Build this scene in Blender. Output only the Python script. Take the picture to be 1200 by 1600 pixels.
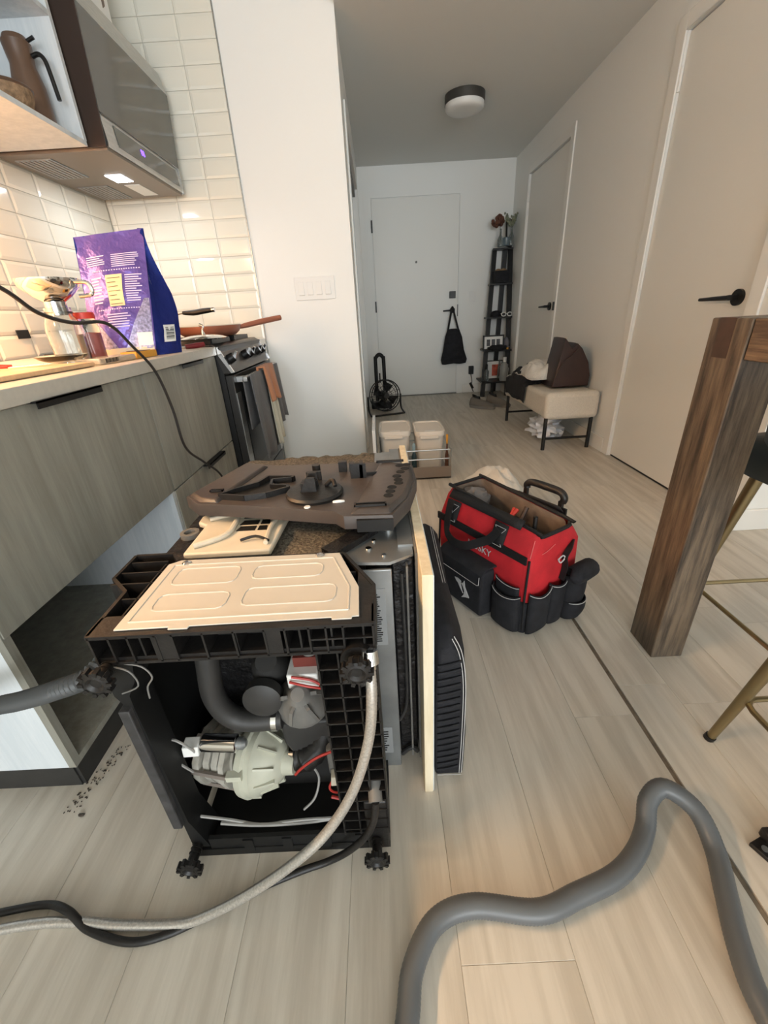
import bpy, bmesh, math, random
from mathutils import Vector, Matrix, noise
random.seed(7)
for _o in list(bpy.data.objects):
    bpy.data.objects.remove(_o)
SC = bpy.context.scene
COL = SC.collection

# ------------------------------------------------------------------ camera
cam_d = bpy.data.cameras.new('camera')
cam_d.sensor_fit = 'VERTICAL'
cam_d.sensor_height = 36.0
cam_d.lens = 644.6 / 1600 * 36.0
cam_d.clip_start = 0.02
cam = bpy.data.objects.new('camera', cam_d)
COL.objects.link(cam)
RX = (0.99848873, -0.01738195, -0.05213572)
RY = (-0.05452754, -0.43169592, -0.90036958)
RZ = (-0.0068566, 0.90185171, -0.43199131)
cam.matrix_world = Matrix(((RX[0], -RY[0], -RZ[0], 0.0),
                           (RX[1], -RY[1], -RZ[1], 0.0),
                           (RX[2], -RY[2], -RZ[2], 1.0),
                           (0, 0, 0, 1)))
SC.camera = cam
SC.cycles.max_bounces = 8

# ------------------------------------------------------------------ world, daylight, exposure
SC.view_settings.view_transform = 'Standard'
SC.view_settings.look = 'None'
SC.view_settings.exposure = -0.3
SC.view_settings.gamma = 1.0
SC.view_settings.use_curve_mapping = False
wd = bpy.data.worlds.new('sky')
SC.world = wd
wd.use_nodes = True
wd.node_tree.nodes['Background'].inputs[0].default_value = (0.72, 0.82, 1.0, 1)
wd.node_tree.nodes['Background'].inputs[1].default_value = 1.0


def area_light(name, loc, rot, sx, sy, power, color):
    d = bpy.data.lights.new(name, 'AREA')
    d.shape = 'RECTANGLE'
    d.size = sx
    d.size_y = sy
    d.energy = power
    d.color = color
    o = bpy.data.objects.new(name, d)
    COL.objects.link(o)
    o.location = loc
    o.rotation_euler = rot
    return o


# daylight through the glazed wall of the living room behind the camera
area_light('window_daylight', (0.9, -5.12, 1.25), (math.radians(90), 0, 0), 4.2, 2.2, 330, (0.92, 0.97, 1.0))


# ------------------------------------------------------------------ materials
def lin(c):
    c = c / 255.0
    return c / 12.92 if c <= 0.04045 else ((c + 0.055) / 1.055) ** 2.4


def rgb(c):
    return (lin(c[0]), lin(c[1]), lin(c[2]), 1.0)


MATS = {}


def mat(name, col, rough=0.5, metal=0.0, var=None, bump=None, stretch=(1, 1, 1), rnd=0.0,
        trans=0.0, ior=1.45, alpha=1.0, emit=None, col2=None, coat=0.0, sheen=0.0, spec=0.5, detail=4.0):
    if name in MATS:
        return MATS[name]
    m = bpy.data.materials.new(name)
    m.use_nodes = True
    nt = m.node_tree
    N = nt.nodes
    L = nt.links
    b = N['Principled BSDF']
    b.inputs['Base Color'].default_value = rgb(col)
    b.inputs['Roughness'].default_value = rough
    b.inputs['Metallic'].default_value = metal
    b.inputs['Specular IOR Level'].default_value = spec
    b.inputs['IOR'].default_value = ior
    b.inputs['Transmission Weight'].default_value = trans
    b.inputs['Alpha'].default_value = alpha
    b.inputs['Coat Weight'].default_value = coat
    b.inputs['Sheen Weight'].default_value = sheen
    if emit:
        b.inputs['Emission Color'].default_value = rgb(emit[0])
        b.inputs['Emission Strength'].default_value = emit[1]
    vec = None
    if var or bump or rnd:
        tc = N.new('ShaderNodeTexCoord')
        mp = N.new('ShaderNodeMapping')
        mp.inputs['Scale'].default_value = stretch
        L.new(tc.outputs['Object'], mp.inputs['Vector'])
        oi = N.new('ShaderNodeObjectInfo')
        ml = N.new('ShaderNodeMath')
        ml.operation = 'MULTIPLY'
        ml.inputs[1].default_value = 37.0
        L.new(oi.outputs['Random'], ml.inputs[0])
        L.new(ml.outputs[0], mp.inputs['Location'])
        vec = mp.outputs['Vector']
    out = None
    if var:
        nz = N.new('ShaderNodeTexNoise')
        nz.inputs['Scale'].default_value = var[0]
        nz.inputs['Detail'].default_value = detail
        L.new(vec, nz.inputs['Vector'])
        cr = N.new('ShaderNodeValToRGB')
        c = rgb(col)
        a = var[1]
        c2 = rgb(col2) if col2 else tuple(min(1, x * (1 + a)) for x in c[:3]) + (1,)
        c1 = c if col2 else tuple(x * (1 - a) for x in c[:3]) + (1,)
        cr.color_ramp.elements[0].color = c1
        cr.color_ramp.elements[1].color = c2
        cr.color_ramp.elements[0].position = 0.32
        cr.color_ramp.elements[1].position = 0.68
        L.new(nz.outputs['Fac'], cr.inputs['Fac'])
        out = cr.outputs['Color']
    if rnd:
        hs = N.new('ShaderNodeHueSaturation')
        mr = N.new('ShaderNodeMapRange')
        mr.inputs['To Min'].default_value = 1 - rnd
        mr.inputs['To Max'].default_value = 1 + rnd
        L.new(oi.outputs['Random'], mr.inputs['Value'])
        L.new(mr.outputs['Result'], hs.inputs['Value'])
        if out:
            L.new(out, hs.inputs['Color'])
        else:
            hs.inputs['Color'].default_value = rgb(col)
        out = hs.outputs['Color']
    if out:
        L.new(out, b.inputs['Base Color'])
    if bump:
        n2 = N.new('ShaderNodeTexNoise')
        n2.inputs['Scale'].default_value = bump[0]
        n2.inputs['Detail'].default_value = 3.0
        L.new(vec, n2.inputs['Vector'])
        bp = N.new('ShaderNodeBump')
        bp.inputs['Strength'].default_value = bump[1]
        bp.inputs['Distance'].default_value = 0.01
        L.new(n2.outputs['Fac'], bp.inputs['Height'])
        L.new(bp.outputs['Normal'], b.inputs['Normal'])
    MATS[name] = m
    return m


def wood(name, ca, cb, axis, scale=9.0, rough=0.45, rnd=0.05, ring=True, bump=0.05, ramp=(0.35, 0.7)):
    """long straight grain along one axis, with wandering cathedral rings"""
    if name in MATS:
        return MATS[name]
    m = bpy.data.materials.new(name)
    m.use_nodes = True
    nt = m.node_tree
    N = nt.nodes
    L = nt.links
    b = N['Principled BSDF']
    b.inputs['Roughness'].default_value = rough
    tc = N.new('ShaderNodeTexCoord')
    mp = N.new('ShaderNodeMapping')
    s = [scale * 2.2] * 3
    s['xyz'.index(axis)] = scale * 0.16
    mp.inputs['Scale'].default_value = s
    oi = N.new('ShaderNodeObjectInfo')
    ml = N.new('ShaderNodeMath')
    ml.operation = 'MULTIPLY'
    ml.inputs[1].default_value = 53.0
    L.new(oi.outputs['Random'], ml.inputs[0])
    L.new(tc.outputs['Object'], mp.inputs['Vector'])
    L.new(ml.outputs[0], mp.inputs['Location'])
    n1 = N.new('ShaderNodeTexNoise')
    n1.inputs['Scale'].default_value = 0.55
    n1.inputs['Detail'].default_value = 2.0
    L.new(mp.outputs['Vector'], n1.inputs['Vector'])
    wv = N.new('ShaderNodeMath')
    wv.operation = 'MULTIPLY'
    wv.inputs[1].default_value = 62.0 if ring else 20.0
    L.new(n1.outputs['Fac'], wv.inputs[0])
    sn = N.new('ShaderNodeMath')
    sn.operation = 'SINE'
    L.new(wv.outputs[0], sn.inputs[0])
    n2 = N.new('ShaderNodeTexNoise')
    n2.inputs['Scale'].default_value = 2.6
    n2.inputs['Detail'].default_value = 8.0
    n2.inputs['Roughness'].default_value = 0.7
    L.new(mp.outputs['Vector'], n2.inputs['Vector'])
    ad = N.new('ShaderNodeMath')
    ad.operation = 'MULTIPLY_ADD'
    ad.inputs[1].default_value = 0.075 if ring else 0.03
    L.new(sn.outputs[0], ad.inputs[0])
    L.new(n2.outputs['Fac'], ad.inputs[2])
    cr = N.new('ShaderNodeValToRGB')
    cr.color_ramp.elements[0].color = rgb(ca)
    cr.color_ramp.elements[1].color = rgb(cb)
    cr.color_ramp.elements[0].position = ramp[0]
    cr.color_ramp.elements[1].position = ramp[1]
    L.new(ad.outputs[0], cr.inputs['Fac'])
    hs = N.new('ShaderNodeHueSaturation')
    mr = N.new('ShaderNodeMapRange')
    mr.inputs['To Min'].default_value = 1 - rnd
    mr.inputs['To Max'].default_value = 1 + rnd
    L.new(oi.outputs['Random'], mr.inputs['Value'])
    L.new(mr.outputs['Result'], hs.inputs['Value'])
    L.new(cr.outputs['Color'], hs.inputs['Color'])
    L.new(hs.outputs['Color'], b.inputs['Base Color'])
    bp = N.new('ShaderNodeBump')
    bp.inputs['Strength'].default_value = bump
    bp.inputs['Distance'].default_value = 0.004
    L.new(ad.outputs[0], bp.inputs['Height'])
    L.new(bp.outputs['Normal'], b.inputs['Normal'])
    MATS[name] = m
    return m


M_wall = mat('wall_paint', (238, 238, 234), 0.6, bump=(220, 0.03))
M_ceil = mat('ceiling_paint', (222, 223, 219), 0.8, bump=(160, 0.05))
M_trim = mat('trim_paint', (236, 235, 230), 0.35)
M_doorp = mat('door_paint', (230, 229, 223), 0.4, bump=(90, 0.02))
M_tile = mat('glazed_tile', (232, 229, 216), 0.12, rnd=0.015, spec=0.6)
M_grout = mat('grout', (196, 192, 180), 0.9, bump=(300, 0.1))
M_plank = wood('pale_oak_plank', (188, 180, 166), (209, 202, 189), 'y', 4.2, 0.42, 0.03, True, 0.05, (0.34, 0.62))
M_sub = mat('subfloor', (112, 100, 84), 0.9, var=(40, 0.3))
M_cab = wood('grey_oak_laminate', (132, 130, 120), (160, 158, 147), 'z', 5.0, 0.5, 0.02, False, 0.05)
M_cabin = wood('white_laminate', (205, 212, 216), (226, 230, 232), 'z', 5.0, 0.45, 0.01, False, 0.03)
M_top = mat('worktop', (196, 190, 178), 0.35, var=(60, 0.04))
M_black = mat('black_metal', (20, 19, 19), 0.4)
M_blackp = mat('black_plastic', (26, 24, 23), 0.45, var=(30, 0.3), bump=(120, 0.08))
M_dkp = mat('dark_interior_plastic', (9, 9, 9), 0.6)
M_traym = mat('charcoal_plastic', (66, 60, 57), 0.42, var=(7, 0.14), bump=(60, 0.04))
M_steel = mat('brushed_steel', (176, 176, 174), 0.32, 0.9, var=(18, 0.1), stretch=(1, 1, 8))
M_galv = mat('galvanised_steel', (158, 162, 164), 0.42, 0.8, var=(14, 0.12))
M_chrome = mat('chrome', (222, 222, 222), 0.08, 1.0)
M_bsteel = mat('black_stainless', (62, 60, 58), 0.35, 0.6)
M_glassdk = mat('smoked_glass', (88, 87, 80), 0.12, 0.0, spec=0.7)
M_white = mat('white_plastic', (232, 231, 227), 0.4)
M_copper = mat('copper_ceramic', (164, 104, 82), 0.4, 0.25)
M_glass = mat('clear_glass', (244, 247, 246), 0.03, trans=1.0, ior=1.45)
M_felt = mat('insulation_felt', (98, 92, 82), 0.95, var=(150, 0.55), bump=(160, 0.6))
M_bitumen = mat('bitumen_mat', (22, 21, 22), 0.4, bump=(45, 0.7))
M_cream = mat('cream_enamel', (204, 199, 188), 0.38, 0.15)
M_creamp = mat('cream_plastic', (216, 206, 186), 0.5, var=(10, 0.08))
M_pump = mat('pump_cream', (180, 180, 164), 0.5, var=(18, 0.06))
M_gpl = mat('grey_plastic', (112, 110, 106), 0.5, var=(20, 0.12))
M_dgpl = mat('dark_grey_plastic', (46, 45, 44), 0.5, var=(20, 0.15))
M_hose = mat('grey_hose', (90, 94, 97), 0.38)
M_dhose = mat('dark_grey_hose', (74, 76, 77), 0.45)
M_red = mat('red_canvas', (190, 34, 42), 0.75, var=(14, 0.18), bump=(350, 0.15))
M_canvas = mat('black_canvas', (27, 27, 31), 0.85, var=(30, 0.35), bump=(400, 0.2))
M_web = mat('black_webbing', (22, 21, 22), 0.7, bump=(500, 0.3))
M_stitch = mat('white_stitch', (190, 188, 186), 0.8)
M_pine = wood('raw_board_edge', (214, 198, 166), (236, 224, 198), 'z', 8.0, 0.6, 0.0, False, 0.05)
M_table = wood('weathered_brown_wood', (48, 40, 33), (112, 97, 80), 'z', 10.0, 0.5, 0.03, False, 0.2, (0.36, 0.64))
M_tabley = wood('weathered_brown_wood_length', (70, 56, 44), (134, 112, 90), 'y', 10.0, 0.5, 0.03, False, 0.2, (0.36, 0.64))
M_dkwood = mat('dark_tenon_wood', (62, 45, 36), 0.5, var=(30, 0.2))
M_gold = mat('brushed_gold', (152, 136, 102), 0.34, 0.9)
M_green = mat('dark_green_velvet', (16, 26, 22), 0.8, sheen=0.3)
M_boucle = mat('cream_upholstery', (212, 205, 192), 0.9, var=(120, 0.06), bump=(260, 0.25))
M_leather = mat('dark_brown_leather', (52, 34, 30), 0.42, var=(9, 0.25), bump=(40, 0.06))
M_bin = mat('beige_bin_plastic', (214, 206, 194), 0.45)
M_taupe = mat('taupe_metal', (138, 128, 120), 0.45, 0.3)
M_purple = mat('purple_foil', (100, 82, 158), 0.25, 0.3, bump=(22, 0.9))
M_blue = mat('blue_foil', (26, 44, 128), 0.18, 0.5, bump=(18, 0.8))
M_print = mat('pale_print', (216, 204, 230), 0.5)
M_paper = mat('cream_label', (226, 208, 160), 0.6)
M_pink = mat('pink_powder', (196, 112, 108), 0.7)
M_cord = mat('dark_cord', (48, 42, 38), 0.5)
M_redp = mat('red_plastic', (206, 62, 48), 0.4)
M_burg = mat('burgundy_plastic', (110, 26, 32), 0.4)
M_orange = mat('mustard_card', (206, 148, 58), 0.6)
M_gtowel = mat('grey_towel', (98, 96, 96), 0.95, bump=(300, 0.4), sheen=0.2)
M_otowel = mat('terracotta_cloth', (190, 128, 92), 0.95, bump=(300, 0.4), sheen=0.2)
M_ctowel = mat('cream_cloth', (206, 202, 184), 0.95, bump=(300, 0.3))
M_rag = mat('off_white_cloth', (216, 212, 204), 0.9, bump=(60, 0.3))
M_bagfilm = mat('white_plastic_film', (226, 229, 234), 0.3, bump=(30, 0.6))
M_shoe = mat('grey_suede', (116, 110, 102), 0.9, bump=(200, 0.2))
M_sole = mat('grey_rubber', (128, 124, 118), 0.7)
M_redw = mat('red_wire', (176, 52, 44), 0.5)
M_whitew = mat('white_wire', (150, 148, 144), 0.5)
M_brick = mat('wicker', (150, 122, 94), 0.8, var=(60, 0.35), bump=(80, 0.6))
M_brown = mat('brown_stoneware', (104, 80, 64), 0.35, var=(8, 0.15))
M_dried = mat('dried_flower', (98, 64, 50), 0.9, var=(60, 0.4))
M_sage = mat('dried_sage', (120, 124, 104), 0.9, var=(60, 0.3))


# ------------------------------------------------------------------ mesh helpers
def catmull(pts, k):
    pts = [Vector(p) for p in pts]
    if k <= 1 or len(pts) < 3:
        return pts
    out = []
    for i in range(len(pts) - 1):
        p0 = pts[max(i - 1, 0)]
        p1 = pts[i]
        p2 = pts[i + 1]
        p3 = pts[min(i + 2, len(pts) - 1)]
        for j in range(k):
            t = j / k
            out.append(0.5 * ((2 * p1) + (p2 - p0) * t + (2 * p0 - 5 * p1 + 4 * p2 - p3) * t * t
                              + (3 * p1 - p0 - 3 * p2 + p3) * t ** 3))
    out.append(pts[-1])
    return out


def resample(P, step):
    out = [P[0]]
    acc = 0.0
    for a, b in zip(P[:-1], P[1:]):
        L_ = (b - a).length
        t = step - acc
        while t < L_:
            out.append(a.lerp(b, t / L_))
            t += step
        acc = L_ - (t - step)
    return out


class MB:
    def __init__(self, xf=None):
        self.v = []
        self.f = []
        self.xf = xf

    def add(self, vs, fs):
        n = len(self.v)
        self.v += [Vector(p) for p in vs]
        self.f += [tuple(i + n for i in q) for q in fs]
        return self

    def box(self, x0, x1, y0, y1, z0, z1):
        vs = [(x, y, z) for z in (z0, z1) for y in (y0, y1) for x in (x0, x1)]
        return self.add(vs, [(0, 2, 3, 1), (4, 5, 7, 6), (0, 1, 5, 4), (2, 6, 7, 3), (0, 4, 6, 2), (1, 3, 7, 5)])

    def obox(self, c, size, rot=(0, 0, 0)):
        from mathutils import Euler
        R = Euler(rot).to_matrix()
        c = Vector(c)
        vs = [c + R @ Vector((x * size[0] / 2, y * size[1] / 2, z * size[2] / 2))
              for z in (-1, 1) for y in (-1, 1) for x in (-1, 1)]
        return self.add(vs, [(0, 2, 3, 1), (4, 5, 7, 6), (0, 1, 5, 4), (2, 6, 7, 3), (0, 4, 6, 2), (1, 3, 7, 5)])

    def bar(self, p0, p1, w, h, up=(0, 0, 1)):
        p0 = Vector(p0)
        p1 = Vector(p1)
        d = (p1 - p0).normalized()
        s = d.cross(Vector(up))
        if s.length < 1e-4:
            s = d.cross(Vector((1, 0, 0)))
        s.normalize()
        u = s.cross(d)
        vs = []
        for p in (p0, p1):
            for a, b in ((-1, -1), (1, -1), (1, 1), (-1, 1)):
                vs.append(p + s * a * w / 2 + u * b * h / 2)
        return self.add(vs, [(0, 3, 2, 1), (4, 5, 6, 7), (0, 1, 5, 4), (1, 2, 6, 5), (2, 3, 7, 6), (3, 0, 4, 7)])

    def rings(self, rings, cap=True, close=True):
        n = len(rings[0])
        vs = [p for r in rings for p in r]
        fs = []
        for i in range(len(rings) - 1):
            for j in range(n if close else n - 1):
                k = (j + 1) % n
                fs.append((i * n + j, i * n + k, (i + 1) * n + k, (i + 1) * n + j))
        if cap:
            fs.append(tuple(range(n - 1, -1, -1)))
            fs.append(tuple((len(rings) - 1) * n + j for j in range(n)))
        return self.add(vs, fs)

    def tube(self, pts, r, n=10, k=1, ribs=None, cap=True, step=None):
        P = catmull(pts, k)
        if step:
            P = resample(P, step)
        m = len(P)
        rr = r if isinstance(r, (list, tuple)) else None
        up = Vector((0, 0, 1))
        d0 = (P[1] - P[0]).normalized()
        s = d0.cross(up)
        if s.length < 1e-3:
            s = d0.cross(Vector((1, 0, 0)))
        s.normalize()
        R = []
        for i, p in enumerate(P):
            d = (P[min(i + 1, m - 1)] - P[max(i - 1, 0)]).normalized()
            s = (s - d * s.dot(d)).normalized()
            u = s.cross(d)
            if rr:
                t = i / (m - 1) * (len(rr) - 1)
                a = int(min(t, len(rr) - 2))
                q = rr[a] + (rr[a + 1] - rr[a]) * (t - a)
            else:
                q = r
            if ribs:
                q *= 1 + ribs * (1 if i % 2 else -1)
            R.append([p + s * math.cos(2 * math.pi * j / n) * q + u * math.sin(2 * math.pi * j / n) * q
                      for j in range(n)])
        return self.rings(R, cap)

    def cyl(self, p0, p1, r0, r1=None, n=16):
        return self.tube([p0, p1], [r0, r0 if r1 is None else r1], n)

    def lathe(self, prof, o, axis=(0, 0, 1), n=20, cap=True):
        o = Vector(o)
        d = Vector(axis).normalized()
        s = d.cross(Vector((0, 0, 1)))
        if s.length < 1e-3:
            s = Vector((1, 0, 0))
        s.normalize()
        u = s.cross(d)
        R = [[o + d * h + (s * math.cos(2 * math.pi * j / n) + u * math.sin(2 * math.pi * j / n)) * max(r, 1e-4)
              for j in range(n)] for r, h in prof]
        return self.rings(R, cap)

    def prism(self, poly, a0, a1, axis='z'):
        def P(p, a):
            return {'z': (p[0], p[1], a), 'y': (p[0], a, p[1]), 'x': (a, p[0], p[1])}[axis]
        n = len(poly)
        vs = [P(p, a0) for p in poly] + [P(p, a1) for p in poly]
        fs = [tuple(range(n - 1, -1, -1)), tuple(range(n, 2 * n))]
        fs += [(i, (i + 1) % n, n + (i + 1) % n, n + i) for i in range(n)]
        return self.add(vs, fs)

    def grid(self, fn, nu, nv):
        vs = [fn(i / nu, j / nv) for i in range(nu + 1) for j in range(nv + 1)]
        fs = [(i * (nv + 1) + j, (i + 1) * (nv + 1) + j, (i + 1) * (nv + 1) + j + 1, i * (nv + 1) + j + 1)
              for i in range(nu) for j in range(nv)]
        return self.add(vs, fs)

    def ball(self, c, r, nu=12, nv=8, amp=0, freq=8):
        c = Vector(c)
        r = Vector(r) if not isinstance(r, (int, float)) else Vector((r, r, r))
        prof = []
        for i in range(nv + 1):
            a = math.pi * i / nv
            ring = []
            for j in range(nu):
                b = 2 * math.pi * j / nu
                d = Vector((math.sin(a) * math.cos(b), math.sin(a) * math.sin(b), math.cos(a)))
                q = 1 + (amp * noise.noise(d * freq * 0.3 + c * 7) if amp else 0)
                ring.append(c + Vector((d.x * r.x, d.y * r.y, d.z * r.z)) * q)
            prof.append(ring)
        return self.rings(prof, False)

    def build(self, name, m, parent=None, label=None, cat=None, group=None, kind=None, bevel=0, seg=2,
              angle=38, subdiv=0, solid=0, disp=None):
        vs = [self.xf(p) if self.xf else p for p in self.v]
        if disp:
            vs = [p + noise.noise_vector(p * disp[0]) * disp[1] for p in vs]
        vs = [Vector(p) for p in vs]
        if parent is not None:
            o0 = ORG[parent.name]
        else:
            o0 = Vector(((min(p.x for p in vs) + max(p.x for p in vs)) / 2,
                         (min(p.y for p in vs) + max(p.y for p in vs)) / 2, min(p.z for p in vs)))
        me = bpy.data.meshes.new(name)
        me.from_pydata([p - o0 for p in vs], [], self.f)
        bm = bmesh.new()
        bm.from_mesh(me)
        bmesh.ops.recalc_face_normals(bm, faces=bm.faces)
        bm.to_mesh(me)
        bm.free()
        me.shade_smooth()
        if not subdiv:
            me.set_sharp_from_angle(angle=math.radians(angle))
        me.materials.append(m)
        o = bpy.data.objects.new(name, me)
        COL.objects.link(o)
        ORG[o.name] = o0
        if parent is not None:
            o.parent = parent
        else:
            o.location = o0
        if solid:
            s = o.modifiers.new('solidify', 'SOLIDIFY')
            s.thickness = solid
            s.offset = 0
        if bevel:
            bv = o.modifiers.new('bevel', 'BEVEL')
            bv.width = bevel
            bv.segments = seg
            bv.limit_method = 'ANGLE'
            bv.angle_limit = math.radians(40)
        if subdiv:
            sd = o.modifiers.new('subdivision', 'SUBSURF')
            sd.levels = subdiv
            sd.render_levels = subdiv
        tag(o, label, cat, group, kind)
        return o


ORG = {}


def tag(o, label=None, cat=None, group=None, kind=None):
    if label:
        o['label'] = label
    if cat:
        o['category'] = cat
    if group:
        o['group'] = group
    if kind:
        o['kind'] = kind
    return o


def thing(name, label, cat, loc, group=None, kind=None):
    o = bpy.data.objects.new(name, None)
    o.empty_display_size = 0.05
    COL.objects.link(o)
    o.location = loc
    ORG[o.name] = Vector(loc)
    return tag(o, label, cat, group, kind)


def B(name, m, parent, x0, x1, y0, y1, z0, z1, bevel=0.0, **k):
    return MB().box(x0, x1, y0, y1, z0, z1).build(name, m, parent, bevel=bevel, **k)


def text_mesh(name, body, size, m, parent, origin, ux, uy, depth=0.001, shear=0.0):
    """flat lettering laid in the plane of ux, uy at origin (world)"""
    cu = bpy.data.curves.new(name, 'FONT')
    cu.body = body
    cu.size = size
    cu.align_x = 'CENTER'
    cu.align_y = 'CENTER'
    cu.extrude = depth / 2
    cu.shear = shear
    cu.resolution_u = 2
    t = bpy.data.objects.new(name, cu)
    COL.objects.link(t)
    dg = bpy.context.evaluated_depsgraph_get()
    me = bpy.data.meshes.new_from_object(t.evaluated_get(dg))
    bpy.data.objects.remove(t)
    ux = Vector(ux).normalized()
    uy = Vector(uy).normalized()
    uz = ux.cross(uy)
    o0 = ORG[parent.name]
    for v in me.vertices:
        p = v.co
        v.co = Vector(origin) + ux * p.x + uy * p.y + uz * p.z - o0
    me.materials.clear()
    me.materials.append(m)
    o = bpy.data.objects.new(name, me)
    COL.objects.link(o)
    o.parent = parent
    ORG[o.name] = o0
    return o


def copy_tree(root, loc, label=None):
    r = root.copy()
    COL.objects.link(r)
    r.location = loc
    ORG[r.name] = Vector(loc)
    if label:
        r['label'] = label
    for ch in list(root.children):
        c = ch.copy()
        COL.objects.link(c)
        c.parent = r
        for g in list(ch.children):
            d = g.copy()
            COL.objects.link(d)
            d.parent = c
    return r


def squarish(cx, cy, z, hx, hy, n=20, p=4.0):
    out = []
    for i in range(n):
        a = 2 * math.pi * i / n
        c, s = math.cos(a), math.sin(a)
        out.append(Vector((cx + hx * math.copysign(abs(c) ** (2 / p), c), cy + hy * math.copysign(abs(s) ** (2 / p), s), z)))
    return out


# ------------------------------------------------------------------ the room
CEIL = 2.45
HIGH = 2.75
XL, XR = -1.575, 1.612
YK, YE, YC = 3.05, 5.65, 1.69
floor = B('floor', M_sub, None, -1.7, 3.3, -5.2, 5.8, -0.06, -0.006, kind='structure')
B('ceiling', M_ceil, None, -0.13, XR, 2.95, YE, CEIL, CEIL + 0.1, kind='structure')
B('ceiling_living', M_ceil, None, -1.7, 3.3, -5.3, YK + 0.1, HIGH, HIGH + 0.1, kind='structure')
B('wall_bulkhead', M_wall, None, -0.13, XR, 2.90, 2.95, CEIL, HIGH, kind='structure')
rows = []
x = -1.575
edges = [0.084 - 0.1935 * i for i in range(9, 0, -1)] + [0.084, 0.277, 0.472, 0.628]
for a, b in zip(edges[:-1], edges[1:]):
    rows.append((a, b))
rows.append((0.640, 0.777))
x = 0.777
while x < 3.2:
    rows.append((x, x + 0.1935))
    x += 0.1935
fixed = {9: 0.296, 12: 0.844}
for ri, (a, b) in enumerate(rows):
    j = fixed.get(ri)
    if j is None:
        j = random.uniform(-0.55, 0.6)
        if 0.1 < j < 0.5 and a > -0.5:
            j -= 0.55
    y = j - 1.22 * 5
    ymax = YC if a > 1.6 else YE
    while y < ymax:
        y0, y1 = max(y, -5.15), min(y + 1.22, ymax)
        y += 1.22
        if y1 - y0 < 0.02:
            continue
        g = 0.0002
        c = 0.0006
        mb = MB()
        mb.rings([[(a + g, y0 + g, -0.006), (b - g, y0 + g, -0.006), (b - g, y1 - g, -0.006), (a + g, y1 - g, -0.006)],
                  [(a + g, y0 + g, -c), (b - g, y0 + g, -c), (b - g, y1 - g, -c), (a + g, y1 - g, -c)],
                  [(a + g + c, y0 + g + c, 0), (b - g - c, y0 + g + c, 0), (b - g - c, y1 - g - c, 0), (a + g + c, y1 - g - c, 0)]])
        mb.build('plank', M_plank, floor)
B('gap_filler', M_sub, floor, 0.629, 0.639, -5.1, 1.30, -0.006, -0.003)
for q in range(4):
    B('plank', M_plank, floor, 0.6284, 0.6396, 1.30 + q * 1.0875, 1.30 + (q + 1) * 1.0875 - 0.001, -0.006, -0.0004)

# walls
wl = B('wall_left', M_grout, None, XL - 0.1, XL, -5.2, YK, 0, HIGH, kind='structure')
wk = B('wall_kitchen', M_wall, None, XL, -0.13, YK, YK + 0.1, 0, HIGH, kind='structure')
B('wall_entry', M_wall, None, -0.3, 1.7, YE, YE + 0.1, 0, CEIL, kind='structure')
mb = MB()
mb.box(-0.23, -0.13, YK + 0.1, 3.42, 0, CEIL)
mb.box(-0.23, -0.13, 5.05, YE, 0, CEIL)
mb.box(-0.23, -0.13, 3.42, 5.05, 2.12, CEIL)
mb.build('wall_hall_left', M_wall, kind='structure')
mb = MB()
for y0, y1, z0 in ((YC, 1.97, 0), (2.83, 4.16, 0), (5.14, YE, 0), (1.97, 2.83, 2.18), (4.16, 5.14, 2.18)):
    mb.box(XR, XR + 0.1, y0, y1, z0, HIGH)
mb.build('wall_right', M_wall, kind='structure')
B('wall_alcove', M_wall, None, XR + 0.1, 3.2, YC, YC + 0.1, 0, HIGH, kind='structure')
B('wall_living', M_wall, None, 3.2, 3.3, -5.2, YC, 0, HIGH, kind='structure')
mb = MB()
mb.box(XL, -0.95, -5.3, -5.2, 0, HIGH)
mb.box(2.75, 3.3, -5.3, -5.2, 0, HIGH)
mb.box(-0.95, 2.75, -5.3, -5.2, 0, 0.12)
mb.box(-0.95, 2.75, -5.3, -5.2, 2.36, HIGH)
mb.build('wall_window', M_wall, kind='structure')
win = thing('window_1', 'wide glazed balcony window in the wall behind the camera', 'window', (0.9, -5.25, 0.12), kind='structure')
mb = MB()
for xx in (-0.95, 0.27, 1.49, 2.70):
    mb.box(xx, xx + 0.05, -5.28, -5.22, 0.12, 2.36)
mb.box(-0.95, 2.75, -5.28, -5.22, 0.12, 0.17)
mb.box(-0.95, 2.75, -5.28, -5.22, 2.31, 2.36)
mb.build('window_frame', M_black, win)

# baseboards
def baseboard(name, *bx):
    B(name, M_trim, None, *bx, bevel=0.003, kind='structure')


baseboard('baseboard_right', XR - 0.014, XR, 2.905, 4.09, 0, 0.105)
baseboard('baseboard_right_far', XR - 0.014, XR, 5.22, YE, 0, 0.105)
baseboard('baseboard_entry', 1.09, XR - 0.014, YE - 0.014, YE, 0, 0.105)
baseboard('baseboard_alcove', XR, 3.2, YC - 0.014, YC, 0, 0.105)
baseboard('baseboard_hall', -0.13, -0.116, 5.12, YE, 0, 0.105)

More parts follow.
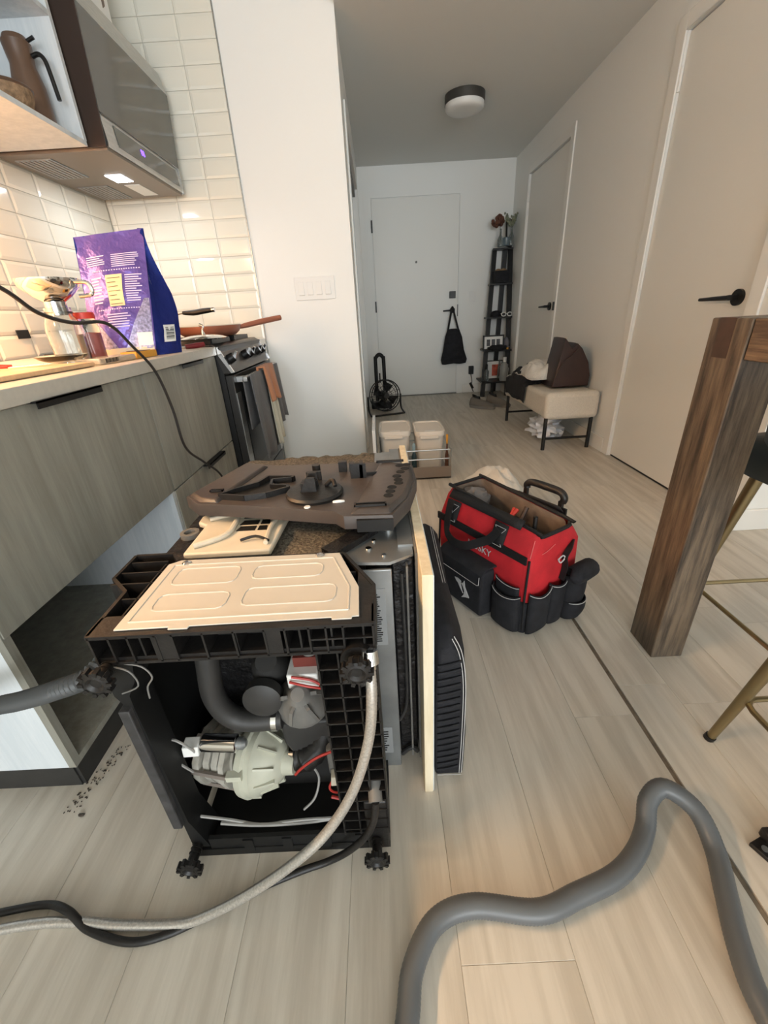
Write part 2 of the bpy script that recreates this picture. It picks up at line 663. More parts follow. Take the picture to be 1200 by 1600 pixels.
# ---- backsplash tiles
def tile_mesh(w, h, axis):
    d, i = 0.006, min(0.013, w * 0.3)
    w, h = w - 0.003, h - 0.003
    pts = []
    for dd, ii in ((0.0, 0), (0.003, 0), (d, i), (d, i)):
        pts.append([(ii, ii, dd), (w - ii, ii, dd), (w - ii, h - ii, dd), (ii, h - ii, dd)])
    mb = MB()
    mb.rings(pts[:3])
    me = bpy.data.meshes.new('tile')
    if axis == 'y':
        vs = [(p[0], -p[2], p[1]) for p in mb.v]
    else:
        vs = [(p[2], p[0], p[1]) for p in mb.v]
    me.from_pydata(vs, [], mb.f)
    bm = bmesh.new()
    bm.from_mesh(me)
    bmesh.ops.recalc_face_normals(bm, faces=bm.faces)
    bm.to_mesh(me)
    bm.free()
    me.materials.append(M_tile)
    return me


TW, TH = 0.1955, 0.0975
TZ0 = 0.91
def lay(parent, axis, fixedc, lo, hi, z0, z1, start):
    cache = {}
    z = z0
    while z < z1 - 0.01:
        h = min(TH, z1 - z)
        a = start
        while a > lo + 0.01:
            w = min(TW, a - lo)
            key = (round(w, 4), round(h, 4))
            if key not in cache:
                cache[key] = tile_mesh(w, h, axis)
            o = bpy.data.objects.new('tile', cache[key])
            COL.objects.link(o)
            o.parent = parent
            o.location = (Vector((a - w, fixedc, z)) if axis == 'y' else Vector((fixedc, a - w, z))) - ORG[parent.name]
            a -= w
        z += h


B('grout_bed', M_grout, wk, XL, -0.757, YK - 0.002, YK, 0.86, HIGH)
lay(wk, 'y', YK - 0.002, XL + 0.005, -0.757, 0.89, HIGH, -0.757)
lay(wl, 'x', XL, 0.85, YK, 0.905, 1.685, YK - 0.011)
lay(wl, 'x', XL, 2.2, YK, 1.685, HIGH, YK - 0.011)
B('tile_trim', M_steel, wk, -0.757, -0.752, YK - 0.012, YK, 0.0, HIGH)

# ---- entry door
d1 = thing('door_1', 'flat white entry door with black hardware at the end of the hall', 'door', (0.5, YE, 0), kind='structure')
B('door_leaf', M_doorp, d1, 0.01, 1.0, YE - 0.012, YE - 0.001, 0.012, 2.155, bevel=0.002)
mb = MB()
mb.box(-0.075, 0.004, YE - 0.014, YE, 0, 2.235)
mb.box(1.006, 1.085, YE - 0.014, YE, 0, 2.235)
mb.box(0.004, 1.006, YE - 0.014, YE, 2.163, 2.235)
mb.build('door_frame', M_wall, d1)
B('threshold', M_sole, d1, -0.0, 1.01, YE - 0.03, YE - 0.012, 0.0, 0.012)
for z in (1.9, 1.08, 0.25):
    B('hinge', M_black, d1, -0.004, 0.014, YE - 0.026, YE - 0.012, z - 0.06, z + 0.06)
B('deadbolt', M_black, d1, 0.90, 0.975, YE - 0.032, YE - 0.012, 1.13, 1.205, bevel=0.004)
mb = MB()
mb.cyl((0.94, YE - 0.012, 1.0), (0.94, YE - 0.024, 1.0), 0.032)
mb.cyl((0.94, YE - 0.012, 1.0), (0.94, YE - 0.062, 1.0), 0.011)
mb.cyl((0.955, YE - 0.062, 1.0), (0.82, YE - 0.062, 0.995), 0.011, 0.008)
mb.build('door_handle', M_black, d1)
MB().cyl((0.505, YE - 0.012, 1.53), (0.505, YE - 0.02, 1.53), 0.012).build('peephole', M_gpl, d1)
B('strike_plate', M_black, d1, 1.0, 1.008, YE - 0.022, YE - 0.011, 0.93, 1.06)


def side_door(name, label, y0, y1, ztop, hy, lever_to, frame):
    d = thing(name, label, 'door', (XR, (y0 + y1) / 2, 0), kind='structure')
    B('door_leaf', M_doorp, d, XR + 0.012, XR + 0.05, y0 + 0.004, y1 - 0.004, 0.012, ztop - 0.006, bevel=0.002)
    mb = MB()
    mb.box(XR - 0.012, XR, y0 - 0.07, y0, 0, ztop + 0.07)
    mb.box(XR - 0.012, XR, y1, y1 + 0.07, 0, ztop + 0.07)
    mb.box(XR - 0.012, XR, y0, y1, ztop, ztop + 0.07)
    mb.build('door_frame', M_trim, d, bevel=0.003)
    mb = MB()
    hx = XR + 0.012
    mb.cyl((hx, hy, 0.985), (hx - 0.012, hy, 0.985), 0.034, n=24)
    mb.cyl((hx, hy, 0.985), (hx - 0.055, hy, 0.985), 0.011)
    mb.cyl((hx - 0.055, hy - 0.015, 0.985), (hx - 0.055, hy + lever_to, 0.982), 0.011, 0.007)
    mb.build('door_handle', M_black, d)
    B('door_gap_shade', M_black, d, XR + 0.014, XR + 0.048, y0 + 0.006, y1 - 0.006, 0.001, 0.013)  # black strip in the gap below the leaf, its shade put in as colour
    for z in (2.0, 1.1, 0.3):
        MB().cyl((XR + 0.004, y1 - 0.004, z - 0.05), (XR + 0.004, y1 - 0.004, z + 0.05), 0.008).build('hinge', M_trim, d)
    return d


d2 = side_door('door_2', 'white side door with black lever beside the ladder shelf', 4.16, 5.14, 2.18, 4.275, 0.13, 0.07)
B('strike_plate', M_black, d2, XR - 0.014, XR - 0.011, 4.11, 4.15, 0.95, 1.02)
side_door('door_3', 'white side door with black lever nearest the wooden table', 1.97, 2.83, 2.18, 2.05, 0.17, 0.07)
d4 = thing('door_4', 'white sliding closet doors in the left hall wall', 'door', (-0.13, 4.2, 0), kind='structure')
B('door_leaf', M_doorp, d4, -0.175, -0.15, 3.42, 4.3, 0.01, 2.07)
B('door_leaf', M_doorp, d4, -0.215, -0.19, 4.18, 5.05, 0.01, 2.07)
B('header_track', M_gpl, d4, -0.22, -0.145, 3.42, 5.05, 2.06, 2.12)
mb = MB()
mb.box(-0.13, -0.118, 3.35, 3.42, 0, 2.19)
mb.box(-0.13, -0.118, 5.05, 5.12, 0, 2.19)
mb.box(-0.13, -0.118, 3.42, 5.05, 2.12, 2.19)
mb.build('door_frame', M_trim, d4, bevel=0.002)
B('pull', M_black, d4, -0.152, -0.146, 3.44, 3.48, 1.60, 1.74)
B('door_edge', M_galv, d4, -0.176, -0.146, 4.292, 4.302, 0.01, 2.07)

# ------------------------------------------------------------------ kitchen run
FX = -0.76          # cabinet face
wt = thing('worktop', 'pale stone kitchen worktop above the grey cabinets', 'worktop', (-1.16, 1.2, 0.866))
B('slab', M_top, wt, XL + 0.012, FX + 0.012, -0.6, 2.055, 0.868, 0.905, bevel=0.002)

def handle(parent, y0, y1, z):
    mb = MB()
    mb.box(FX + 0.0, FX + 0.024, y0, y1, z - 0.002, z + 0.002)
    mb.box(FX + 0.021, FX + 0.024, y0, y1, z - 0.014, z + 0.002)
    return mb.build('handle', M_black, parent)


c1 = thing('base_cabinet', 'grey base cabinet with its lower front missing, open dark inside', 'cabinet', (-1.15, 1.02, 0))
mb = MB()
mb.box(XL + 0.01, FX - 0.02, 0.630, 0.648, 0.075, 0.865)
mb.build('end_panel', M_cabin, c1, bevel=0.001)
mb = MB()
mb.box(XL + 0.01, FX - 0.02, 1.372, 1.389, 0.075, 0.865)
mb.build('side_panel', M_cabin, c1, bevel=0.001)
B('edge_strip', M_cab, c1, FX - 0.02, FX - 0.003, 0.630, 0.648, 0.075, 0.865)
B('edge_strip', M_cabin, c1, FX - 0.02, FX - 0.003, 1.372, 1.389, 0.075, 0.865)
B('bottom_shelf', M_cab, c1, XL + 0.01, FX - 0.003, 0.648, 1.372, 0.075, 0.093)
B('back_panel', M_dgpl, c1, XL + 0.01, XL + 0.02, 0.648, 1.372, 0.093, 0.865)
fr = B('drawer_front', M_cab, c1, FX - 0.003, FX + 0.016 - 0.016, 0.632, 1.386, 0.466, 0.866, bevel=0.001)
fr.location.x += 0.001
B('drawer_box', M_cabin, c1, XL + 0.08, FX - 0.02, 0.668, 1.352, 0.475, 0.66)
handle(fr, 0.91, 1.14, 0.868)
B('toe_kick', M_dgpl, c1, FX - 0.025, FX - 0.012, 0.640, 1.389, 0.0, 0.074)
B('toe_return', M_dgpl, c1, XL + 0.02, FX - 0.02, 0.636, 0.648, 0.0, 0.074)
mb = MB()
mb.tube([(-1.3, 1.0, 0.42), (-1.1, 0.86, 0.16), (-0.98, 0.80, 0.115), (-0.9, 0.72, 0.12)], 0.016, 10, 6)
mb.build('waste_pipe', M_dgpl, c1)

c2 = thing('drawer_cabinet', 'grey two-drawer base cabinet next to the range', 'cabinet', (-1.15, 1.72, 0))
B('carcass', M_cabin, c2, XL + 0.01, FX - 0.02, 1.391, 2.05, 0.075, 0.865)
f1 = B('drawer_front', M_cab, c2, FX - 0.018, FX + 0.001, 1.391, 2.05, 0.468, 0.866, bevel=0.001)
f2 = B('drawer_front', M_cab, c2, FX - 0.018, FX + 0.001, 1.391, 2.05, 0.078, 0.463, bevel=0.001)
handle(f1, 1.65, 1.85, 0.868)
handle(f2, 1.66, 1.87, 0.464)
B('toe_kick', M_dgpl, c2, FX - 0.06, FX - 0.045, 1.391, 2.05, 0.0, 0.074)

# ---- range
st = thing('range', 'stainless and black slide-in gas range with towels on its door', 'stove', (-1.1, 2.43, 0))
SY0, SY1 = 2.06, 2.80
B('body', M_black, st, XL + 0.03, -0.735, SY0 + 0.002, SY1, 0.03, 0.90)
B('cooktop', M_bsteel, st, XL + 0.03, -0.765, SY0, SY1, 0.888, 0.914, bevel=0.004)
MB().prism([(-0.775, 0.914), (-0.765, 0.914), (-0.745, 0.900), (-0.690, 0.785), (-0.735, 0.785)], SY0, SY1, 'y').build('control_panel', M_bsteel, st)
for y in (SY0 - 0.001, SY1 - 0.012):
    MB().prism([(-0.765, 0.9), (-0.742, 0.902), (-0.686, 0.788), (-0.700, 0.785)], y, y + 0.013, 'y').build('panel_trim', M_chrome, st)
n_ = Vector((0.115, 0, 0.055)).normalized()
for y in (2.125, 2.36, 2.45, 2.60, 2.70):
    c = Vector((-0.717, y, 0.843))
    k = MB().cyl(c, c + n_ * 0.030, 0.023, 0.020, n=18).build('knob', M_black, st)
    MB().obox(c + n_ * 0.034, (0.012, 0.010, 0.042), (0, 0.43, 0)).build('knob_grip', M_chrome, k)
dr = B('oven_door', M_bsteel, st, -0.735, -0.697, SY0 + 0.004, SY1 - 0.004, 0.205, 0.775, bevel=0.004)
B('oven_window', M_black, dr, -0.697, -0.695, SY0 + 0.09, SY1 - 0.09, 0.28, 0.66)
B('door_stile', M_steel, dr, -0.698, -0.694, SY0 + 0.006, SY0 + 0.07, 0.21, 0.69)
B('door_stile', M_steel, dr, -0.698, -0.694, SY1 - 0.07, SY1 - 0.006, 0.21, 0.69)
mb = MB()
for y in (SY0 + 0.05, SY1 - 0.07):
    mb.box(-0.70, -0.645, y, y + 0.02, 0.735, 0.765)
mb.box(-0.665, -0.643, SY0 + 0.04, SY1 - 0.04, 0.737, 0.763)
mb.build('oven_handle', M_steel, st, bevel=0.003)
B('storage_drawer', M_bsteel, st, -0.735, -0.70, SY0 + 0.004, SY1 - 0.004, 0.06, 0.195, bevel=0.003)
for gx, gy in ((-0.92, 2.26), (-1.28, 2.26), (-0.92, 2.6), (-1.28, 2.6)):
    g = MB()
    for a in range(4):
        t = a * math.pi / 4
        g.bar((gx - 0.12 * math.cos(t), gy - 0.12 * math.sin(t), 0.93), (gx + 0.12 * math.cos(t), gy + 0.12 * math.sin(t), 0.93), 0.01, 0.012)
    for s in (-1, 1):
        g.bar((gx - 0.13, gy + s * 0.13, 0.925), (gx + 0.13, gy + s * 0.13, 0.925), 0.012, 0.022)
        g.bar((gx + s * 0.13, gy - 0.13, 0.925), (gx + s * 0.13, gy + 0.13, 0.925), 0.012, 0.022)
    g.build('burner_grate', M_black, st)
    MB().lathe([(0.045, 0), (0.045, 0.008), (0.03, 0.012)], (gx, gy, 0.914)).build('burner_cap', M_black, st)
# filler between the range and the wall
B('trim_1', M_trim, None, -1.5, -0.758, 2.81, 3.03, 0.0, 0.895, kind='structure', bevel=0.002)


def towel(name, m, label, y0, y1, zf, zb, x, cat='towel', seed=0, th=0.006, topz=0.768):
    def fn(u, v):
        # v runs from the front hem over the bar to the back hem
        lf, lb = topz - zf, topz - zb
        t = v * (lf + lb)
        yy = y0 + (y1 - y0) * u
        wav = 0.007 * math.sin(u * 11 + seed) + 0.004 * math.sin(u * 23 + seed * 2)
        if t < lf:
            drop = (lf - t) / lf
            return Vector((x + 0.012 + wav * (0.3 + drop) + 0.02 * drop, yy + 0.02 * drop * math.sin(seed + 3), zf + t + 0.01 * math.sin(u * 6 + seed) * drop))
        s = (t - lf) / lb
        return Vector((x - 0.024 + wav * 0.2, yy, topz - s * lb))
    return MB().grid(fn, 22, 26).build(name, m, label=label, cat=cat, group=None, solid=th)


towel('dish_towel', M_gtowel, 'dark grey towel hanging long over the near end of the oven handle', 2.11, 2.40, 0.33, 0.50, -0.645, seed=1)
towel('dish_towel', M_gtowel, 'grey towel hanging at the far end of the oven handle', 2.52, 2.72, 0.44, 0.5, -0.647, seed=4)
towel('tea_towel', M_ctowel, 'pale cream towel hanging below the terracotta cloth on the oven handle', 2.36, 2.50, 0.35, 0.6, -0.632, seed=2, topz=0.776)
towel('dish_cloth', M_otowel, 'short terracotta cloth folded over the oven handle', 2.31, 2.51, 0.60, 0.66, -0.622, seed=6, topz=0.786, th=0.01)

# ---- pan, lid, saucepan, spatula
p = thing('frying_pan', 'copper coloured frying pan on the range, handle pointing right', 'pan', (-0.905, 2.46, 0.94))
MB().lathe([(0.118, 0.0), (0.135, 0.006), (0.155, 0.022), (0.165, 0.052), (0.161, 0.052), (0.150, 0.024), (0.128, 0.010), (0.001, 0.008)],
           (-0.905, 2.46, 0.940), n=40).build('pan_body', M_copper, p)
MB().lathe([(0.1655, 0.0), (0.1665, 0.003), (0.161, 0.003), (0.161, 0.0)], (-0.905, 2.46, 0.9905), n=40).build('pan_rim', M_cream, p)
mb = MB()
mb.tube([(-0.775, 2.555, 0.976), (-0.74, 2.59, 0.984), (-0.66, 2.665, 1.000), (-0.575, 2.745, 1.014)], [0.009, 0.014, 0.016, 0.015], 10, 5)
mb.build('pan_handle', M_copper, p)
l = thing('pan_lid', 'domed clear pan lid with chrome knob lying before the copper pan', 'lid', (-0.84, 2.19, 0.914))
MB().lathe([(0.11, 0.0), (0.113, 0.004), (0.095, 0.012), (0.055, 0.02), (0.004, 0.023)], (-0.84, 2.19, 0.936), n=32).build('lid_glass', M_chrome, l)
mb = MB()
mb.tube([(-0.84, 2.19, 0.955), (-0.842, 2.19, 0.975), (-0.832, 2.185, 0.992), (-0.85, 2.195, 0.999)], [0.010, 0.005, 0.005, 0.008], 10, 4)
mb.build('lid_knob', M_chrome, l)
s = thing('saucepan', 'steel saucepan with black grip, mostly behind the purple bag', 'saucepan', (-1.22, 2.5, 0.94))
MB().lathe([(0.09, 0), (0.098, 0.006), (0.1, 0.1), (0.096, 0.1), (0.094, 0.008), (0.001, 0.006)], (-1.23, 2.5, 0.940), n=32).build('pan_body', M_steel, s)
mb = MB()
mb.tube([(-1.13, 2.5, 1.025), (-1.09, 2.5, 1.052), (-1.04, 2.5, 1.062)], 0.004, 8, 4)
mb.build('handle_wire', M_chrome, s)
mb = MB()
mb.tube([(-1.045, 2.5, 1.062), (-0.99, 2.5, 1.060), (-0.93, 2.5, 1.066), (-0.885, 2.5, 1.069)], [0.009, 0.014, 0.014, 0.011], 12, 4)
mb.build('handle_grip', M_blackp, s)
MB().cyl((-0.886, 2.5, 1.069), (-0.87, 2.5, 1.070), 0.012, n=14).build('handle_cap', M_chrome, s)
sp = thing('spatula', 'utensil with a burgundy grip lying at the worktop end', 'utensil', (-0.82, 1.96, 0.905))
MB().tube([(-0.772, 1.995, 0.921), (-0.80, 1.972, 0.918), (-0.835, 1.943, 0.916)], [0.010, 0.012, 0.009], 10, 4).build('grip', M_burg, sp)
MB().tube([(-0.835, 1.943, 0.916), (-0.90, 1.89, 0.914)], 0.004, 8).build('shaft', M_chrome, sp)
MB().obox((-0.94, 1.858, 0.916), (0.09, 0.05, 0.003), (0, 0, 0.69)).build('blade', M_chrome, sp)
gp = thing('steel_can', 'dented grey steel cup lying on its side beside the copper pan', 'cup', (-1.04, 2.16, 0.914))
MB().lathe([(0.04, 0), (0.043, 0.08), (0.039, 0.08), (0.036, 0.003)], (-1.09, 2.13, 0.957), axis=(0.85, 0.45, 0.0), n=24).build('cup_body', M_galv, gp)

# ---- purple bag
pb = thing('coffee_bag', 'large purple foil bag with blue gusset standing on the worktop', 'bag', (-0.93, 1.72, 0.905))
PDEP = Vector((0.045, 0.118, 0))
PBL, PBR = Vector((-1.035, 1.63, 0.906)), Vector((-0.828, 1.662, 0.906))
PTL, PTR = Vector((-1.032, 1.715, 1.295)), Vector((-0.825, 1.80, 1.325))
GBR = Vector((-0.808, 1.775, 0.906))


def face(u, v):
    a = PBL.lerp(PBR, u)
    b = PTL.lerp(PTR, u)
    q = a.lerp(b, v)
    bulge = math.sin(math.pi * u) * math.sin(math.pi * min(1, v * 1.05)) * 0.022
    q = q + Vector((0.1, -1, 0.2)).normalized() * bulge
    q += Vector((0, -1, 0)) * 0.006 * noise.noise(Vector((u * 4, v * 6, 1.0)))
    return q


mb = MB()
mb.grid(face, 20, 28)
mb.build('front_panel', M_purple, pb, angle=80)
mb = MB()
PBm = (PBR + GBR) / 2


def gus1(u, v):
    t = min(1, max(0, (v - 0.30) / 0.70))
    dep = 1 - t * t * (3 - 2 * t) * 0.97
    q = PBR.lerp(PTR, v) + PDEP * dep * u
    fold = math.sin(math.pi * u) * (0.010 - 0.030 * v)
    q = q + Vector((0.95, 0.25, 0)) * fold
    return q + Vector((0.008, 0.004, 0)) * noise.noise(Vector((u * 5, v * 9, 4))) * (1 - v)


mb.grid(gus1, 10, 26)
mb.build('side_gusset', M_blue, pb, angle=80)


def backf(u, v):
    t = min(1, max(0, (v - 0.30) / 0.70))
    dep = 1 - t * t * (3 - 2 * t) * 0.97
    return PBL.lerp(PBR, u).lerp(PTL.lerp(PTR, u), v) + PDEP * dep


MB().grid(backf, 12, 16).build('back_panel', M_blue, pb, angle=80)


def gus2(u, v):
    t = min(1, max(0, (v - 0.30) / 0.70))
    dep = 1 - t * t * (3 - 2 * t) * 0.97
    return PBL.lerp(PTL, v) + PDEP * dep * u + Vector((1, 0, 0)) * math.sin(math.pi * u) * 0.05 * v * dep


MB().grid(gus2, 8, 16).build('side_gusset', M_blue, pb, angle=80)
MB().grid(lambda u, v: PBL.lerp(PBR, u) + PDEP * v, 2, 2).build('bag_base', M_blue, pb)


def onface(u0, u1, v0, v1, off, n=6, nv=2):
    e = 1e-3

    def fn(u, v):
        uu, vv = u0 + (u1 - u0) * u, v0 + (v1 - v0) * v
        p0 = face(uu, vv)
        nn = (face(uu + e, vv) - p0).cross(face(uu, vv + e) - p0).normalized()
        return p0 + nn * off
    return fn, n, nv


MB().grid(*onface(0.40, 0.63, 0.41, 0.66, 0.0025, 10, 10)).build('recipe_label', M_paper, pb)
pr = MB()
for (u0, u1, v0, v1, k) in ((0.13, 0.42, 0.745, 0.83, 5), (0.50, 0.90, 0.72, 0.83, 7), (0.16, 0.36, 0.44, 0.66, 9), (0.67, 0.92, 0.44, 0.66, 12), (0.33, 0.72, 0.24, 0.36, 6)):
    for i in range(k):
        v = v0 + (v1 - v0) * (i + 0.2) / k
        ue = u1 - random.random() * 0.1
        pr.grid(*onface(u0, ue, v, v + (v1 - v0) / k * 0.42, 0.0012, 8, 1))
for v in (0.695, 0.385):
    u = 0.2
    while u < 0.9:
        pr.grid(*onface(u, u + 0.02, v, v + 0.008, 0.0012, 1, 1))
        u += 0.036
pr.build('printed_lines', M_print, pb, kind='stuff')
lb = MB()
for i in range(7):
    v = 0.425 + i * 0.034
    lb.grid(*onface(0.42, 0.60 - 0.03 * (i % 3), v, v + 0.004, 0.0045, 8, 1))
lb.build('label_lines', M_dkwood, pb, kind='stuff')
M_dots = mat('silver_scale_print', (150, 146, 178), 0.3, 0.4, var=(120, 0.5))
def tri(u, v):
    f = onface(0, 1, 0, 1, 0.0014)[0]
    return f(0.06 + 0.36 * u * (1 - 0.75 * v), 0.06 + 0.24 * v)
def tri2(u, v):
    f = onface(0, 1, 0, 1, 0.0014)[0]
    return f(0.98 - 0.46 * u * (1 - 0.85 * v), 0.06 + 0.40 * v)
MB().grid(tri, 6, 6).build('scale_print', M_dots, pb)
MB().grid(tri2, 6, 6).build('scale_print', M_dots, pb)
MB().grid(*onface(0.02, 0.98, 0.0, 0.075, 0.0016)).build('base_band', mat('cream_band', (206, 194, 168), 0.5), pb)
MB().grid(*onface(0.74, 0.97, 0.085, 0.19, 0.0024)).build('stamp_label', M_white, pb)
g_ = gus1
def ongus(u0, u1, v0, v1):
    return lambda u, v: gus1(u0 + (u1 - u0) * u, v0 + (v1 - v0) * v) + Vector((0.9, -0.4, 0.1)) * 0.003
bc = MB().grid(ongus(0.30, 0.75, 0.10, 0.24), 3, 3).build('barcode_label', M_white, pb)
mb = MB()
for i in range(11):
    v = 0.12 + i * 0.0095
    mb.grid(lambda a, b, v=v: ongus(0.36, 0.69, v, v + 0.003 + 0.002 * ((i * 7) % 3))(a, b) + Vector((0.9, -0.4, 0.1)) * 0.0012, 2, 1)
mb.build('bars', M_black, bc, kind='stuff')

# ---- jar with funnel, pink jar
j = thing('mason_jar', 'clear glass jar with a chrome funnel in its mouth', 'jar', (-1.01, 1.47, 0.905))
jx, jy = -1.005, 1.47
MB().lathe([(0.046, 0.0), (0.05, 0.006), (0.052, 0.10), (0.046, 0.128), (0.036, 0.142), (0.037, 0.165), (0.033, 0.165), (0.032, 0.142), (0.042, 0.127), (0.048, 0.10), (0.046, 0.008), (0.001, 0.006)],
           (jx, jy, 0.906), n=28).build('jar_glass', M_glass, j)
MB().lathe([(0.0385, 0.148), (0.040, 0.151), (0.0385, 0.154)], (jx, jy, 0.906), n=28).build('thread_ring', M_glass, j)
mb = MB()
mb.lathe([(0.028, 0.0), (0.030, 0.038), (0.052, 0.052), (0.080, 0.078), (0.084, 0.100), (0.0815, 0.100), (0.077, 0.079), (0.050, 0.055), (0.027, 0.040), (0.026, 0.0)], (jx, jy, 1.05), n=36, cap=False)
f_ = thing('funnel', 'wide chrome funnel sitting on the clear jar', 'funnel', (jx, jy, 1.05))
mb.build('funnel_cone', M_chrome, f_)
MB().tube([(jx + 0.08, jy, 1.14), (jx + 0.115, jy + 0.01, 1.135), (jx + 0.118, jy + 0.01, 1.105), (jx + 0.083, jy, 1.10)], 0.006, 8, 4).build('funnel_handle', M_chrome, f_)
k = thing('preserve_jar', 'small glass jar of pink powder behind the clear jar', 'jar', (-0.99, 1.575, 0.905))
MB().lathe([(0.034, 0.0), (0.036, 0.10), (0.032, 0.12), (0.03, 0.135)], (-0.985, 1.555, 0.906), n=24).build('jar_glass', M_glass, k)
MB().lathe([(0.031, 0.004), (0.033, 0.085), (0.0, 0.09)], (-0.985, 1.555, 0.906), n=24).build('powder', M_pink, k)
MB().lathe([(0.033, 0.0), (0.033, 0.018), (0.028, 0.02)], (-0.985, 1.555, 1.038), n=24).build('lid', M_redp, k)

# ---- worktop clutter
tr = thing('chopping_board', 'pale wooden board lying near the worktop front edge', 'board', (-0.98, 1.2, 0.905))
MB().prism([(-1.30, 0.78), (-0.86, 0.80), (-0.835, 1.30), (-1.10, 1.34), (-1.32, 1.28)], 0.906, 0.918).build('board_slab', mat('pale_board', (206, 176, 138), 0.4, var=(20, 0.08), stretch=(1, 6, 1)), tr, bevel=0.003)
sc = thing('scissors', 'open red-handled scissors lying on the chopping board', 'scissors', (-1.09, 1.16, 0.918))
MB().tube([(-1.16, 1.10, 0.924), (-1.13, 1.13, 0.932), (-1.08, 1.16, 0.934), (-1.03, 1.18, 0.930), (-0.995, 1.20, 0.926)], 0.0035, 8, 5).build('handle', M_redp, sc)
MB().tube([(-1.15, 1.07, 0.922), (-1.10, 1.11, 0.924), (-1.05, 1.15, 0.925), (-1.0, 1.19, 0.924)], 0.0035, 8, 5).build('handle', M_redp, sc)
MB().obox((-0.965, 1.225, 0.923), (0.09, 0.012, 0.002), (0, 0, 0.6)).build('blade', M_chrome, sc)
ds = thing('glass_dish', 'shallow clear glass dish on the worktop before the jars', 'dish', (-0.97, 1.32, 0.918))
MB().lathe([(0.035, 0), (0.06, 0.01), (0.072, 0.02), (0.069, 0.02), (0.056, 0.012), (0.001, 0.004)], (-0.955, 1.345, 0.919), n=28).build('dish_body', M_glass, ds)
pk = thing('blister_pack', 'clear plastic pack with a printed card and barcode near the purple bag', 'package', (-0.86, 1.43, 0.905))
MB().obox((-0.87, 1.42, 0.915), (0.085, 0.17, 0.018), (0, 0.0, -0.12)).build('pack_shell', mat('clear_plastic', (236, 226, 206), 0.15, trans=0.6), pk, bevel=0.004)
mb = MB()
for i in range(26):
    mb.box(-0.8285, -0.8275, 1.345 + i * 0.006, 1.345 + i * 0.006 + (0.002 if i % 3 else 0.0036), 0.910, 0.922)
mb.build('bars', M_black, pk, kind='stuff')
ob = thing('card_box', 'flat mustard yellow box beside the purple bag', 'box', (-0.84, 1.57, 0.905))
MB().obox((-0.845, 1.575, 0.917), (0.06, 0.11, 0.022), (0, 0, -0.15)).build('box_body', M_orange, ob, bevel=0.001)
MB().obox((-0.845, 1.575, 0.9285), (0.05, 0.06, 0.002), (0, 0, -0.15)).build('printed_panel', M_dkwood, ob)
ol = thing('wall_outlet', 'dark outlet in the warm-lit tiles left of the glass jar', 'outlet', (XL, 2.02, 1.0))
B('outlet_plate', M_black, ol, XL + 0.009, XL + 0.013, 1.98, 2.05, 0.985, 1.02, bevel=0.001)

# ---- loose black cord draped over the worktop edge
crd = MB().tube([(-1.50, 0.45, 1.25), (-1.1, 0.58, 1.22), (-0.80, 0.78, 1.16), (-0.735, 0.92, 1.092), (-0.728, 1.0, 1.042), (-0.726, 1.10, 1.020), (-0.726, 1.235, 1.016),
                 (-0.727, 1.33, 0.952), (-0.726, 1.42, 0.868), (-0.722, 1.457, 0.741), (-0.722, 1.475, 0.60), (-0.722, 1.595, 0.502), (-0.72, 1.72, 0.40), (-0.70, 1.75, 0.25), (-0.6, 1.65, 0.02), (-0.5, 1.5, 0.01)], 0.0045, 8, 8)
crd.build('extension_cord', M_cord, label='thin dark cord arching over the worktop and down the drawers', cat='cord')

# ---- wall shelf and hood
sh = thing('wall_shelf', 'white open wall cabinet lit warm from below', 'shelf', (-1.36, 1.3, 1.683))
SX = -1.145
B('bottom_board', M_cabin, sh, XL + 0.012, SX, -0.6, 2.2, 1.683, 1.701, bevel=0.001)
B('side_board', M_cabin, sh, XL + 0.012, SX, 2.184, 2.204, 1.701, 2.40, bevel=0.001)
B('middle_board', M_cabin, sh, XL + 0.012, SX, -0.6, 2.184, 2.055, 2.073, bevel=0.001)
B('back_board', M_cabin, sh, XL + 0.012, XL + 0.018, -0.6, 2.184, 1.701, 2.40)
B('top_board', M_cabin, sh, XL + 0.012, SX, -0.6, 2.204, 2.38, 2.40, bevel=0.001)
M_led = mat('warm_led', (255, 200, 140), 0.5, emit=((255, 190, 120), 6.0))
B('led_strip', M_led, sh, -1.415, -1.385, -0.1, 0.6, 1.677, 1.683)
wl_ = area_light('warm_led_strip', (-1.40, 0.25, 1.674), (0, 0, 0), 0.03, 0.7, 52, (1.0, 0.64, 0.36))
B('led_strip', M_led, sh, -1.395, -1.365, 0.75, 1.45, 1.677, 1.683)
area_light('warm_led_strip_far', (-1.38, 1.10, 1.672), (0, 0.75, 0), 0.03, 0.70, 75, (1.0, 0.52, 0.25))
pt = thing('pitcher', 'brown stoneware pitcher with bent black handle on the wall shelf', 'pitcher', (-1.26, 2.125, 1.701))
MB().lathe([(0.045, 0.0), (0.055, 0.01), (0.053, 0.14), (0.040, 0.20), (0.044, 0.235), (0.047, 0.26), (0.043, 0.26), (0.036, 0.2), (0.048, 0.14), (0.05, 0.012)], (-1.262, 2.125, 1.702), n=28).build('pitcher_body', M_brown, pt)
MB().lathe([(0.047, 0.0), (0.036, 0.02), (0.008, 0.028)], (-1.262, 2.125, 1.960), n=24).build('lid', M_brown, pt)
MB().cyl((-1.222, 2.125, 1.965), (-1.192, 2.125, 1.975), 0.006).build('lid_tab', M_black, pt)
MB().tube([(-1.217, 2.125, 1.925), (-1.192, 2.125, 1.93), (-1.176, 2.125, 1.915), (-1.170, 2.125, 1.88), (-1.164, 2.125, 1.80)], 0.0075, 10, 4).build('handle', M_black, pt)
bw = thing('wicker_bowl', 'woven brown bowl at the shelf edge before the pitcher', 'bowl', (-1.262, 1.965, 1.701))
